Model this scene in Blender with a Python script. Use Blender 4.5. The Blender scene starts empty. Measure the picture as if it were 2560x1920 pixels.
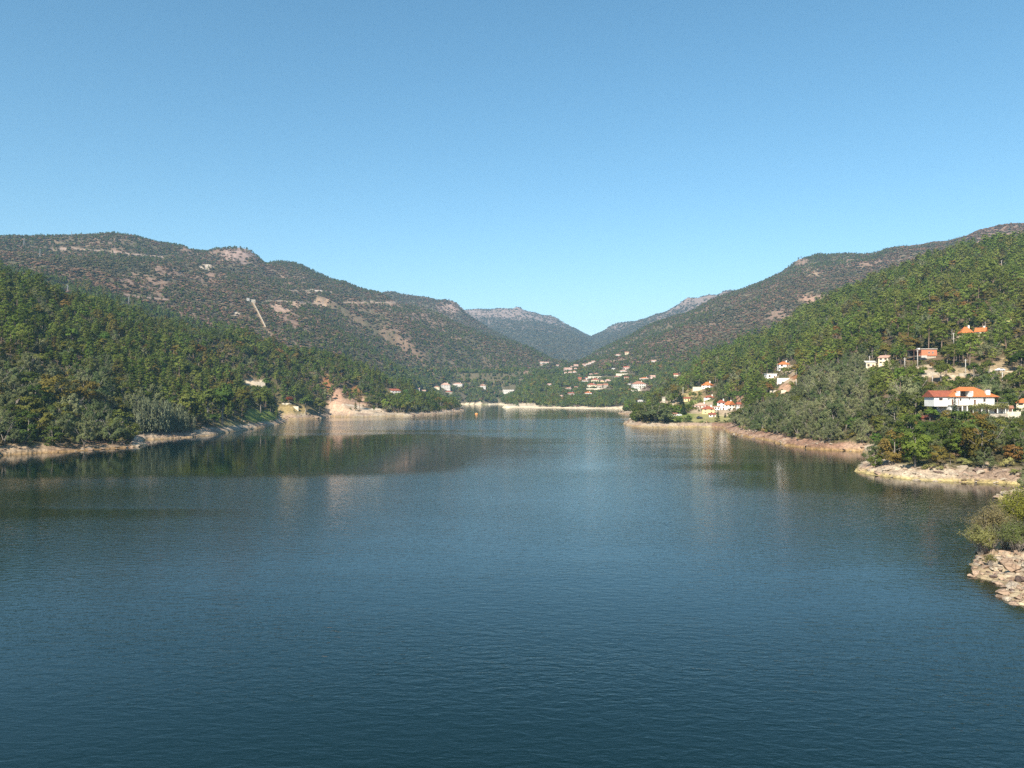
import bpy, math, random
import numpy as np
from mathutils import Vector, Matrix, noise as mnoise

# ------------------------------------------------------------------ camera, sky, sun, exposure
SC = bpy.context.scene
F = 1950.0          # focal length in photograph pixels (photo 2560 x 1920)
CU, HY = 1280.0, 985.0   # photo column of the view axis, photo row of the horizon
CAMH = 22.0         # camera height above the lake

cam_d = bpy.data.cameras.new('camera')
cam = bpy.data.objects.new('camera', cam_d)
SC.collection.objects.link(cam)
cam.location = (0, 0, CAMH)
cam.rotation_euler = (math.radians(90), 0, 0)
cam_d.sensor_fit = 'HORIZONTAL'
cam_d.sensor_width = 36.0
cam_d.lens = 36.0 * F / 2560.0
cam_d.shift_y = (HY - 960.0) / 2560.0
cam_d.clip_start = 1.0
cam_d.clip_end = 60000.0
SC.camera = cam

SUN_EL = math.radians(40)
SUN_AZ = math.radians(-157)      # azimuth from +Y, clockwise positive: behind the camera on the left
SUN_DIR = Vector((math.sin(SUN_AZ) * math.cos(SUN_EL), math.cos(SUN_AZ) * math.cos(SUN_EL), math.sin(SUN_EL)))

world = bpy.data.worlds.new('World')
SC.world = world
world.use_nodes = True
wn = world.node_tree.nodes; wl = world.node_tree.links
wn.clear()
sky = wn.new('ShaderNodeTexSky'); sky.sky_type = 'NISHITA'; sky.sun_disc = False
sky.sun_elevation = SUN_EL
sky.sun_rotation = SUN_AZ
sky.altitude = 300; sky.air_density = 1.0; sky.dust_density = 0.6; sky.ozone_density = 1.6
wbg = wn.new('ShaderNodeBackground'); wbg.inputs['Strength'].default_value = 0.088
wout = wn.new('ShaderNodeOutputWorld')
whs = wn.new('ShaderNodeHueSaturation'); whs.inputs['Saturation'].default_value = 1.20; whs.inputs['Hue'].default_value = 0.484
wl.new(sky.outputs['Color'], whs.inputs['Color']); wl.new(whs.outputs[0], wbg.inputs['Color']); wl.new(wbg.outputs[0], wout.inputs[0])

sun_d = bpy.data.lights.new('sun', 'SUN'); sun_d.energy = 5.0; sun_d.angle = math.radians(0.55); sun_d.color = (1.0, 0.91, 0.77)
sun = bpy.data.objects.new('sun', sun_d); SC.collection.objects.link(sun)
sun.rotation_euler = (-SUN_DIR).to_track_quat('-Z', 'Y').to_euler()
sun.location = (-300, -200, 400)

SC.view_settings.view_transform = 'Standard'
SC.view_settings.look = 'None'
SC.view_settings.exposure = 0.95
SC.view_settings.gamma = 1.0
SC.view_settings.use_curve_mapping = False
SC.render.engine = 'CYCLES'
SC.cycles.use_denoising = False
SC.cycles.max_bounces = 6
SC.cycles.diffuse_bounces = 2
SC.cycles.glossy_bounces = 2
SC.cycles.transmission_bounces = 2
SC.cycles.volume_bounces = 0
SC.cycles.transparent_max_bounces = 6
SC.cycles.sample_clamp_indirect = 4.0
SC.cycles.caustics_reflective = False
SC.cycles.caustics_refractive = False

rng = np.random.default_rng(7)
random.seed(7)
COL = SC.collection

# ------------------------------------------------------------------ helpers
_NT = np.random.default_rng(99).random((512, 512)).astype(np.float32)
def vnoise(x, y, seed=0):
    ix = np.floor(x).astype(np.int32); iy = np.floor(y).astype(np.int32)
    fx = (x - ix).astype(np.float32); fy = (y - iy).astype(np.float32)
    fx = fx * fx * (3 - 2 * fx); fy = fy * fy * (3 - 2 * fy)
    ix = (ix + seed * 37) & 511; iy = (iy + seed * 91) & 511
    ix1 = (ix + 1) & 511; iy1 = (iy + 1) & 511
    a = _NT[ix, iy]; b = _NT[ix1, iy]; c = _NT[ix, iy1]; d = _NT[ix1, iy1]
    return (a + (b - a) * fx) * (1 - fy) + (c + (d - c) * fx) * fy

def fbm(x, y, seed=0, octs=4, gain=0.5):
    s = 0.0; a = 1.0; t = 0.0
    ca, sa = math.cos(0.6), math.sin(0.6)
    for o in range(octs):
        s = s + a * (vnoise(x, y, seed + o * 17) * 2 - 1); t += a
        x, y = (x * ca - y * sa) * 2.03 + 11.3, (x * sa + y * ca) * 2.03 - 4.7
        a *= gain
    return s / t

def sstep(a, b, x):
    t = np.clip((x - a) / (b - a), 0, 1)
    return t * t * (3 - 2 * t)

def make_mesh(name, verts, faces, mats=(), smooth=False, mat_idx=None):
    """verts (n,3) array, faces (m,k) int array with constant k, or a list of such arrays"""
    me = bpy.data.meshes.new(name)
    verts = np.asarray(verts, dtype=np.float32)
    fl = faces if isinstance(faces, list) else [faces]
    fl = [np.asarray(f, dtype=np.int32) for f in fl if len(f)]
    me.vertices.add(len(verts)); me.vertices.foreach_set('co', verts.ravel())
    if fl:
        loops = np.concatenate([f.ravel() for f in fl])
        tot = np.concatenate([np.full(len(f), f.shape[1], dtype=np.int32) for f in fl])
        start = np.concatenate([[0], np.cumsum(tot)[:-1]]).astype(np.int32)
        me.loops.add(len(loops)); me.loops.foreach_set('vertex_index', loops)
        me.polygons.add(len(tot)); me.polygons.foreach_set('loop_start', start)
        try: me.polygons.foreach_set('loop_total', tot)
        except Exception: pass
        if mat_idx is not None: me.polygons.foreach_set('material_index', np.asarray(mat_idx, dtype=np.int32))
        me.polygons.foreach_set('use_smooth', np.full(len(tot), bool(smooth)))
    for m in mats: me.materials.append(m)
    me.update(calc_edges=True)
    return me

def obj(name, data, parent=None, loc=(0, 0, 0), rot=(0, 0, 0), scale=(1, 1, 1)):
    o = bpy.data.objects.new(name, data)
    COL.objects.link(o)
    if parent is not None: o.parent = parent
    o.location = loc; o.rotation_euler = rot; o.scale = scale
    return o

def tag(o, label=None, cat=None, group=None, kind=None):
    if label: o['label'] = label
    if cat: o['category'] = cat
    if group: o['group'] = group
    if kind: o['kind'] = kind
    return o

class MB:
    """collects boxes, prisms, tubes; build() makes ONE mesh"""
    def __init__(self): self.v = []; self.f = []; self.m = []; self.n = 0
    def add(self, verts, faces, mi=0):
        for f in faces: self.f.append([i + self.n for i in f]); self.m.append(mi)
        self.v.extend([tuple(p) for p in verts]); self.n += len(verts)
        return self
    def box(self, x0, x1, y0, y1, z0, z1, mi=0):
        v = [(x0, y0, z0), (x1, y0, z0), (x1, y1, z0), (x0, y1, z0), (x0, y0, z1), (x1, y0, z1), (x1, y1, z1), (x0, y1, z1)]
        return self.add(v, [(0, 3, 2, 1), (4, 5, 6, 7), (0, 1, 5, 4), (1, 2, 6, 5), (2, 3, 7, 6), (3, 0, 4, 7)], mi)
    def tube(self, pts, rads, seg=7, mi=0):
        pts = [Vector(p) for p in pts]; base = self.n; vv = []
        for i, p in enumerate(pts):
            d = (pts[min(i + 1, len(pts) - 1)] - pts[max(i - 1, 0)]).normalized()
            a = d.orthogonal().normalized() if abs(d.z) < 0.99 else Vector((1, 0, 0)); b = d.cross(a)
            for k in range(seg):
                t = 2 * math.pi * k / seg
                vv.append(p + (a * math.cos(t) + b * math.sin(t)) * rads[i])
        ff = []
        for i in range(len(pts) - 1):
            for k in range(seg):
                ff.append((i * seg + k, i * seg + (k + 1) % seg, (i + 1) * seg + (k + 1) % seg, (i + 1) * seg + k))
        ff.append(tuple(range(seg - 1, -1, -1))); ff.append(tuple((len(pts) - 1) * seg + k for k in range(seg)))
        return self.add(vv, ff, mi)
    def mesh(self, name, mats, smooth=False):
        me = bpy.data.meshes.new(name)
        me.from_pydata([tuple(v) for v in self.v], [], self.f)
        for m in mats: me.materials.append(m)
        me.polygons.foreach_set('material_index', self.m)
        me.polygons.foreach_set('use_smooth', [smooth] * len(self.f))
        me.update()
        return me
    def build(self, name, mats, parent=None, loc=(0, 0, 0), rot=(0, 0, 0), smooth=False):
        if not isinstance(mats, (list, tuple)): mats = [mats]
        return obj(name, self.mesh(name, mats, smooth), parent, loc, rot)

# ------------------------------------------------------------------ materials
def new_mat(name):
    m = bpy.data.materials.new(name); m.use_nodes = True
    nt = m.node_tree; nt.nodes.clear()
    return m, nt.nodes, nt.links

def N(nodes, t, **kw):
    n = nodes.new(t)
    for k, v in kw.items():
        if k in n.bl_rna.properties: setattr(n, k, v)
    return n

def mixcol(nodes, links, fac, a, b, blend='MIX'):
    n = nodes.new('ShaderNodeMix'); n.data_type = 'RGBA'; n.blend_type = blend
    for sock, val in ((n.inputs[0], fac), (n.inputs[6], a), (n.inputs[7], b)):
        if hasattr(val, 'is_output'): links.new(val, sock)
        elif isinstance(val, (int, float)): sock.default_value = val
        else: sock.default_value = (*val, 1.0) if len(val) == 3 else val
    return n.outputs[2]

def maprange(nodes, links, val, a, b, c, d, smooth=False):
    n = nodes.new('ShaderNodeMapRange')
    if smooth: n.interpolation_type = 'SMOOTHSTEP'
    links.new(val, n.inputs[0])
    for i, x in enumerate((a, b, c, d)): n.inputs[i + 1].default_value = x
    return n.outputs[0]

def leaf_mat(name, base, alt, trans=0.25, vary=0.35, dry=None):
    m, n, l = new_mat(name)
    info = N(n, 'ShaderNodeObjectInfo')
    geo = N(n, 'ShaderNodeNewGeometry')
    c = mixcol(n, l, info.outputs['Random'], base, alt)
    # a second, independent value per tree
    mul = N(n, 'ShaderNodeMath', operation='MULTIPLY'); l.new(info.outputs['Random'], mul.inputs[0]); mul.inputs[1].default_value = 37.7
    fr = N(n, 'ShaderNodeMath', operation='FRACT'); l.new(mul.outputs[0], fr.inputs[0])
    val = maprange(n, l, fr.outputs[0], 0, 1, 1 - vary, 1 + vary)
    rnd = maprange(n, l, geo.outputs['Random Per Island'], 0, 1, 0.82, 1.18)
    vm = N(n, 'ShaderNodeMath', operation='MULTIPLY'); l.new(val, vm.inputs[0]); l.new(rnd, vm.inputs[1])
    if dry is not None:
        mul2 = N(n, 'ShaderNodeMath', operation='MULTIPLY'); l.new(info.outputs['Random'], mul2.inputs[0]); mul2.inputs[1].default_value = 91.3
        fr2 = N(n, 'ShaderNodeMath', operation='FRACT'); l.new(mul2.outputs[0], fr2.inputs[0])
        c = mixcol(n, l, maprange(n, l, fr2.outputs[0], 0.80, 0.97, 0, 0.75), c, dry)
    sc = N(n, 'ShaderNodeVectorMath', operation='SCALE'); l.new(c, sc.inputs[0]); l.new(vm.outputs[0], sc.inputs['Scale'])
    d = N(n, 'ShaderNodeBsdfDiffuse'); t = N(n, 'ShaderNodeBsdfTranslucent')
    l.new(sc.outputs[0], d.inputs[0]); l.new(sc.outputs[0], t.inputs[0])
    mx = N(n, 'ShaderNodeMixShader'); mx.inputs[0].default_value = trans
    l.new(d.outputs[0], mx.inputs[1]); l.new(t.outputs[0], mx.inputs[2])
    o = N(n, 'ShaderNodeOutputMaterial'); l.new(mx.outputs[0], o.inputs[0])
    return m

def plain_mat(name, col, rough=0.8, noise_scale=1.5, amount=0.25, bump=0.0, col2=None, spec=0.3, detail=4):
    m, n, l = new_mat(name)
    tc = N(n, 'ShaderNodeTexCoord'); nz = N(n, 'ShaderNodeTexNoise')
    nz.inputs['Scale'].default_value = noise_scale; nz.inputs['Detail'].default_value = detail
    l.new(tc.outputs['Object'], nz.inputs['Vector'])
    info = N(n, 'ShaderNodeObjectInfo')
    dark = tuple(c * (1 - amount) for c in (col2 or col)); lite = tuple(min(1, c * (1 + amount * 0.6)) for c in col)
    c = mixcol(n, l, maprange(n, l, nz.outputs[0], 0.3, 0.7, 0, 1), dark, lite)
    b = N(n, 'ShaderNodeBsdfPrincipled'); b.inputs['Roughness'].default_value = rough
    b.inputs['Specular IOR Level'].default_value = spec
    l.new(c, b.inputs['Base Color'])
    if bump:
        bp = N(n, 'ShaderNodeBump'); bp.inputs['Strength'].default_value = bump; bp.inputs['Distance'].default_value = 0.2
        l.new(nz.outputs[0], bp.inputs['Height']); l.new(bp.outputs[0], b.inputs['Normal'])
    o = N(n, 'ShaderNodeOutputMaterial'); l.new(b.outputs[0], o.inputs[0])
    return m

def tile_mat(name, col, col2, pitch=2.6):
    """clay tiles: rows of barrel tiles as bands plus weathering"""
    m, n, l = new_mat(name)
    tc = N(n, 'ShaderNodeTexCoord')
    wv = N(n, 'ShaderNodeTexWave', wave_type='BANDS', bands_direction='X'); wv.inputs['Scale'].default_value = pitch
    wv.inputs['Distortion'].default_value = 0.4
    l.new(tc.outputs['Object'], wv.inputs['Vector'])
    nz = N(n, 'ShaderNodeTexNoise'); nz.inputs['Scale'].default_value = 0.9; nz.inputs['Detail'].default_value = 6
    l.new(tc.outputs['Object'], nz.inputs['Vector'])
    nf = N(n, 'ShaderNodeTexNoise'); nf.inputs['Scale'].default_value = 6; l.new(tc.outputs['Object'], nf.inputs['Vector'])
    c = mixcol(n, l, maprange(n, l, nz.outputs[0], 0.35, 0.7, 0, 1), col, col2)
    c = mixcol(n, l, maprange(n, l, nf.outputs[0], 0.3, 0.75, 0, 0.5), c, tuple(x * 0.55 for x in col2))
    b = N(n, 'ShaderNodeBsdfPrincipled'); b.inputs['Roughness'].default_value = 0.85
    b.inputs['Specular IOR Level'].default_value = 0.2
    l.new(c, b.inputs['Base Color'])
    bp = N(n, 'ShaderNodeBump'); bp.inputs['Strength'].default_value = 0.6; bp.inputs['Distance'].default_value = 0.05
    l.new(wv.outputs[0], bp.inputs['Height']); l.new(bp.outputs[0], b.inputs['Normal'])
    o = N(n, 'ShaderNodeOutputMaterial'); l.new(b.outputs[0], o.inputs[0])
    return m

def rock_mat(name, col, col2, scale=0.8):
    m, n, l = new_mat(name)
    tc = N(n, 'ShaderNodeTexCoord'); info = N(n, 'ShaderNodeObjectInfo')
    nz = N(n, 'ShaderNodeTexNoise'); nz.inputs['Scale'].default_value = scale; nz.inputs['Detail'].default_value = 8; nz.inputs['Roughness'].default_value = 0.65
    l.new(tc.outputs['Object'], nz.inputs['Vector'])
    vo = N(n, 'ShaderNodeTexVoronoi', feature='DISTANCE_TO_EDGE'); vo.inputs['Scale'].default_value = scale * 1.3
    l.new(tc.outputs['Object'], vo.inputs['Vector'])
    c = mixcol(n, l, maprange(n, l, nz.outputs[0], 0.35, 0.68, 0, 1), col, col2)
    c = mixcol(n, l, maprange(n, l, info.outputs['Random'], 0, 1, 0, 0.55), c, tuple(x * 0.55 for x in col2))
    c = mixcol(n, l, maprange(n, l, vo.outputs[0], 0.0, 0.06, 0.6, 0), c, (0.07, 0.05, 0.04))
    b = N(n, 'ShaderNodeBsdfPrincipled'); b.inputs['Roughness'].default_value = 0.9; b.inputs['Specular IOR Level'].default_value = 0.2
    l.new(c, b.inputs['Base Color'])
    bp = N(n, 'ShaderNodeBump'); bp.inputs['Strength'].default_value = 0.7; bp.inputs['Distance'].default_value = 0.3
    l.new(nz.outputs[0], bp.inputs['Height']); l.new(bp.outputs[0], b.inputs['Normal'])
    o = N(n, 'ShaderNodeOutputMaterial'); l.new(b.outputs[0], o.inputs[0])
    return m

M = {}
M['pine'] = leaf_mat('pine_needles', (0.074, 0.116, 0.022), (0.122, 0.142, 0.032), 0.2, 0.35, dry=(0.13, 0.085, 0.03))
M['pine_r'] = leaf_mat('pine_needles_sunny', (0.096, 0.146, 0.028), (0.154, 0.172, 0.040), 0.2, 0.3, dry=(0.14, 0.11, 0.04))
M['oak'] = leaf_mat('oak_leaves', (0.060, 0.098, 0.022), (0.134, 0.140, 0.034), 0.25, 0.35, dry=(0.17, 0.12, 0.03))
M['autumn'] = leaf_mat('autumn_leaves', (0.135, 0.115, 0.030), (0.19, 0.105, 0.035), 0.25, 0.3)
M['mimosa'] = leaf_mat('mimosa_leaves', (0.150, 0.166, 0.080), (0.198, 0.202, 0.098), 0.2, 0.25)
M['mimosa_d'] = leaf_mat('dark_mimosa_leaves', (0.082, 0.114, 0.046), (0.146, 0.160, 0.070), 0.2, 0.25)
M['scrub'] = leaf_mat('scrub_leaves', (0.100, 0.090, 0.046), (0.150, 0.118, 0.062), 0.15, 0.3, dry=(0.15, 0.095, 0.06))
M['heath'] = leaf_mat('heath_scrub', (0.185, 0.112, 0.072), (0.23, 0.142, 0.094), 0.15, 0.3)
M['scrub_d'] = leaf_mat('dark_scrub_leaves', (0.074, 0.080, 0.044), (0.112, 0.100, 0.056), 0.15, 0.3)
M['bamboo'] = leaf_mat('bamboo_leaves', (0.165, 0.185, 0.105), (0.20, 0.215, 0.13), 0.2, 0.12)
M['cypress'] = leaf_mat('cypress_leaves', (0.020, 0.038, 0.018), (0.028, 0.045, 0.02), 0.1, 0.2)
M['fresh'] = leaf_mat('fresh_leaves', (0.090, 0.165, 0.030), (0.15, 0.19, 0.035), 0.3, 0.2)
M['redleaf'] = leaf_mat('red_leaves', (0.24, 0.055, 0.025), (0.2, 0.06, 0.02), 0.3, 0.1)
M['olive'] = leaf_mat('olive_leaves', (0.22, 0.23, 0.08), (0.28, 0.26, 0.10), 0.35, 0.2)
M['olive_b'] = leaf_mat('brown_olive_leaves', (0.20, 0.17, 0.08), (0.25, 0.21, 0.10), 0.3, 0.2)
M['fresh_y'] = leaf_mat('yellow_green_leaves', (0.23, 0.25, 0.045), (0.28, 0.27, 0.055), 0.35, 0.2)
M['olive_g'] = leaf_mat('grey_olive_leaves', (0.125, 0.15, 0.05), (0.16, 0.17, 0.06), 0.3, 0.2)
M['drygrass'] = leaf_mat('dry_grass', (0.26, 0.19, 0.09), (0.20, 0.19, 0.07), 0.2, 0.2)
M['bark'] = plain_mat('bark', (0.20, 0.145, 0.11), 0.95, 3.0, 0.4)
M['bark_grey'] = plain_mat('grey_bark', (0.23, 0.20, 0.17), 0.95, 3.0, 0.35)
M['white'] = plain_mat('white_render', (0.78, 0.76, 0.72), 0.85, 0.6, 0.10)
M['white_far'] = plain_mat('weathered_white_render', (0.56, 0.53, 0.49), 0.85, 0.4, 0.2)
M['cream'] = plain_mat('cream_render', (0.72, 0.64, 0.46), 0.85, 0.6, 0.14)
M['yellow'] = plain_mat('yellow_render', (0.74, 0.60, 0.30), 0.85, 0.6, 0.12)
M['pinkwall'] = plain_mat('pink_render', (0.62, 0.46, 0.40), 0.85, 0.6, 0.15)
M['stone'] = plain_mat('granite_wall', (0.42, 0.37, 0.30), 0.9, 1.6, 0.4, 0.4)
M['palestone'] = plain_mat('pale_stone_wall', (0.62, 0.56, 0.44), 0.9, 1.2, 0.25, 0.3)
M['concrete'] = plain_mat('concrete', (0.52, 0.49, 0.45), 0.9, 1.2, 0.2)
M['brick'] = plain_mat('bare_brick', (0.55, 0.20, 0.11), 0.9, 2.5, 0.25)
M['wood'] = plain_mat('brown_wood', (0.13, 0.07, 0.045), 0.8, 4, 0.3)
M['dark'] = plain_mat('shaded_inside', (0.03, 0.026, 0.024), 0.8, 2, 0.2)
M['trim'] = plain_mat('grey_trim', (0.16, 0.14, 0.15), 0.7, 2, 0.2)
M['tile'] = tile_mat('orange_clay_tiles', (0.56, 0.19, 0.06), (0.42, 0.14, 0.05))
M['tile_red'] = tile_mat('red_clay_tiles', (0.36, 0.11, 0.06), (0.26, 0.08, 0.05))
M['tile_old'] = tile_mat('weathered_clay_tiles', (0.40, 0.19, 0.12), (0.30, 0.15, 0.10))
M['tile_pale'] = tile_mat('pale_clay_tiles', (0.55, 0.36, 0.28), (0.46, 0.27, 0.2))
M['rock'] = rock_mat('pink_granite', (0.42, 0.305, 0.215), (0.31, 0.215, 0.15))
M['rock_pale'] = rock_mat('pale_granite', (0.47, 0.40, 0.31), (0.36, 0.29, 0.215))
M['rock_dark'] = rock_mat('brown_granite', (0.25, 0.175, 0.14), (0.17, 0.12, 0.10))
M['metal'] = plain_mat('galvanised_steel', (0.26, 0.26, 0.26), 0.5, 2, 0.15)
M['carwhite'] = plain_mat('white_car_paint', (0.75, 0.75, 0.75), 0.3, 1, 0.05, spec=0.5)
M['cardark'] = plain_mat('dark_car_paint', (0.04, 0.045, 0.05), 0.3, 1, 0.05, spec=0.5)
M['rubber'] = plain_mat('tyre_rubber', (0.02, 0.02, 0.02), 0.9, 4, 0.2)
M['orange'] = plain_mat('orange_plastic', (0.75, 0.30, 0.08), 0.5, 2, 0.1)

def glass_mat():
    m, n, l = new_mat('window_glass')
    b = N(n, 'ShaderNodeBsdfPrincipled'); b.inputs['Base Color'].default_value = (0.035, 0.04, 0.045, 1); b.inputs['Roughness'].default_value = 0.12
    o = N(n, 'ShaderNodeOutputMaterial'); l.new(b.outputs[0], o.inputs[0])
    return m
M['glass'] = glass_mat()

def ground_mat():
    m, n, l = new_mat('ground')
    at = N(n, 'ShaderNodeAttribute'); at.attribute_name = 'ground_colour'
    geo = N(n, 'ShaderNodeNewGeometry')
    a = N(n, 'ShaderNodeTexNoise'); a.inputs['Scale'].default_value = 0.55; a.inputs['Detail'].default_value = 5; a.inputs['Roughness'].default_value = 0.7
    b2 = N(n, 'ShaderNodeTexNoise'); b2.inputs['Scale'].default_value = 0.06; b2.inputs['Detail'].default_value = 5
    vo = N(n, 'ShaderNodeTexVoronoi', feature='DISTANCE_TO_EDGE'); vo.inputs['Scale'].default_value = 0.55
    for t in (a, b2): l.new(geo.outputs['Position'], t.inputs['Vector'])
    wob = N(n, 'ShaderNodeVectorMath', operation='ADD'); l.new(geo.outputs['Position'], wob.inputs[0])
    wsc = N(n, 'ShaderNodeVectorMath', operation='SCALE'); l.new(a.outputs['Color'], wsc.inputs[0]); wsc.inputs['Scale'].default_value = 2.2
    l.new(wsc.outputs[0], wob.inputs[1])
    l.new(wob.outputs[0], vo.inputs['Vector'])
    f1 = maprange(n, l, a.outputs[0], 0.3, 0.7, 0.55, 1.35)
    f2 = maprange(n, l, b2.outputs[0], 0.3, 0.7, 0.8, 1.2)
    f3 = maprange(n, l, vo.outputs[0], 0.0, 0.09, 0.45, 1.0)
    # cracks only where rock shows (alpha of the attribute)
    mk = N(n, 'ShaderNodeMix'); mk.data_type = 'FLOAT'; l.new(at.outputs['Alpha'], mk.inputs[0]); mk.inputs[2].default_value = 1.0; l.new(f3, mk.inputs[3])
    m1 = N(n, 'ShaderNodeMath', operation='MULTIPLY'); l.new(f1, m1.inputs[0]); l.new(f2, m1.inputs[1])
    m2 = N(n, 'ShaderNodeMath', operation='MULTIPLY'); l.new(m1.outputs[0], m2.inputs[0]); l.new(mk.outputs[0], m2.inputs[1])
    sc = N(n, 'ShaderNodeVectorMath', operation='SCALE'); l.new(at.outputs['Color'], sc.inputs[0]); l.new(m2.outputs[0], sc.inputs['Scale'])
    b = N(n, 'ShaderNodeBsdfPrincipled'); b.inputs['Roughness'].default_value = 0.95; b.inputs['Specular IOR Level'].default_value = 0.1
    l.new(sc.outputs[0], b.inputs['Base Color'])
    bp = N(n, 'ShaderNodeBump'); bp.inputs['Strength'].default_value = 0.6; bp.inputs['Distance'].default_value = 0.5
    l.new(a.outputs[0], bp.inputs['Height']); l.new(bp.outputs[0], b.inputs['Normal'])
    o = N(n, 'ShaderNodeOutputMaterial'); l.new(b.outputs[0], o.inputs[0])
    return m
M['ground'] = ground_mat()

# ------------------------------------------------------------------ terrain: shoreline and ridges read off the photograph, placed at their distances
def pix(u, y):                       # photo pixel on the lake surface -> plan position
    Y = CAMH * F / (y - HY)
    return ((u - CU) / F * Y, Y)
def ud(u, Y): return ((u - CU) / F * Y, Y)

SHORE = [(-900, -600), (-520, -100), (-430, 120), ud(-1400, 232), ud(-600, 255), pix(0, 1139.8), pix(67, 1134), pix(150, 1130), pix(239, 1125), pix(329, 1119),
         pix(366, 1112.5), pix(352, 1106), pix(336, 1101.5), pix(411, 1097), pix(480, 1093), pix(519, 1089), pix(545, 1084), pix(572, 1081), pix(630, 1072.5), pix(680, 1064), pix(715, 1058.5),
         pix(712, 1052), pix(694, 1048), pix(744, 1048), pix(806, 1045), pix(826, 1041.8), pix(860, 1042.5), pix(897, 1043), pix(950, 1041.5), pix(990, 1040), pix(1022, 1040.5), pix(1060, 1037.5), pix(1100, 1035.5),
         pix(1130, 1031), pix(1160, 1027.3), pix(1157, 1024), pix(1120, 1018), ud(1130, 1600), ud(1160, 1640), ud(1190, 1610), ud(1226, 1600), ud(1246, 1680), ud(1262, 1500), pix(1256, 1019.0),
         pix(1300, 1019.3), pix(1360, 1019.5), pix(1410, 1020), pix(1440, 1021.5), pix(1480, 1021.8), pix(1520, 1021.5), pix(1556, 1021), ud(1572, 1120), ud(1566, 1000), pix(1550, 1031), pix(1546, 1033.5), pix(1568, 1035.5), pix(1596, 1036),
         ud(1604, 800), ud(1600, 700), pix(1572, 1055), pix(1560, 1060), pix(1576, 1065), pix(1632, 1068.6), pix(1700, 1067.8), pix(1760, 1068), pix(1812, 1069), pix(1806, 1074), pix(1833, 1086), pix(1880, 1095),
         pix(1928, 1102), pix(1963, 1114), pix(2027, 1122.5), pix(2090, 1126), pix(2152, 1129), ud(2185, 285), ud(2180, 255), pix(2150, 1166), pix(2150, 1179), pix(2180, 1187), pix(2221, 1191.5), pix(2298, 1200), pix(2397, 1204), pix(2470, 1207), pix(2535, 1212),
         ud(2580, 184), ud(2575, 176), pix(2500, 1238), pix(2486, 1242), pix(2520, 1251), pix(2560, 1256), ud(2700, 152), ud(2860, 150), ud(2900, 132), ud(2700, 122), ud(2560, 113), ud(2480, 106),
         pix(2440, 1411), pix(2438, 1418), pix(2449, 1444), pix(2481, 1467), pix(2516, 1484), pix(2560, 1509), ud(2800, 76), ud(3300, 70), (140, 20), (150, -600)]
SHORE = np.array(SHORE)

def shore_sd(X, Y):
    """distance to the shoreline, positive on land"""
    X0 = X.ravel(); Y0 = Y.ravel()
    sel = Y0 < 1760; res = np.full(X0.shape, 3000.0, np.float32)
    X = X0[sel].astype(np.float32); Y = Y0[sel].astype(np.float32)
    best = np.full(X.shape, 1e18, np.float32); inside = np.zeros(X.shape, bool)
    n = len(SHORE)
    for i in range(n):
        ax, ay = SHORE[i]; bx, by = SHORE[(i + 1) % n]
        dx, dy = bx - ax, by - ay; L = dx * dx + dy * dy
        t = np.clip(((X - ax) * dx + (Y - ay) * dy) / L, 0, 1)
        q = (X - ax - t * dx) ** 2 + (Y - ay - t * dy) ** 2
        np.minimum(best, q, out=best)
        if ay != by:
            c = (ay > Y) != (by > Y)
            inside ^= c & (X < (bx - ax) * (Y - ay) / (by - ay) + ax)
    d = np.sqrt(best)
    res[sel] = np.where(inside, -d, d)
    return res

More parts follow.
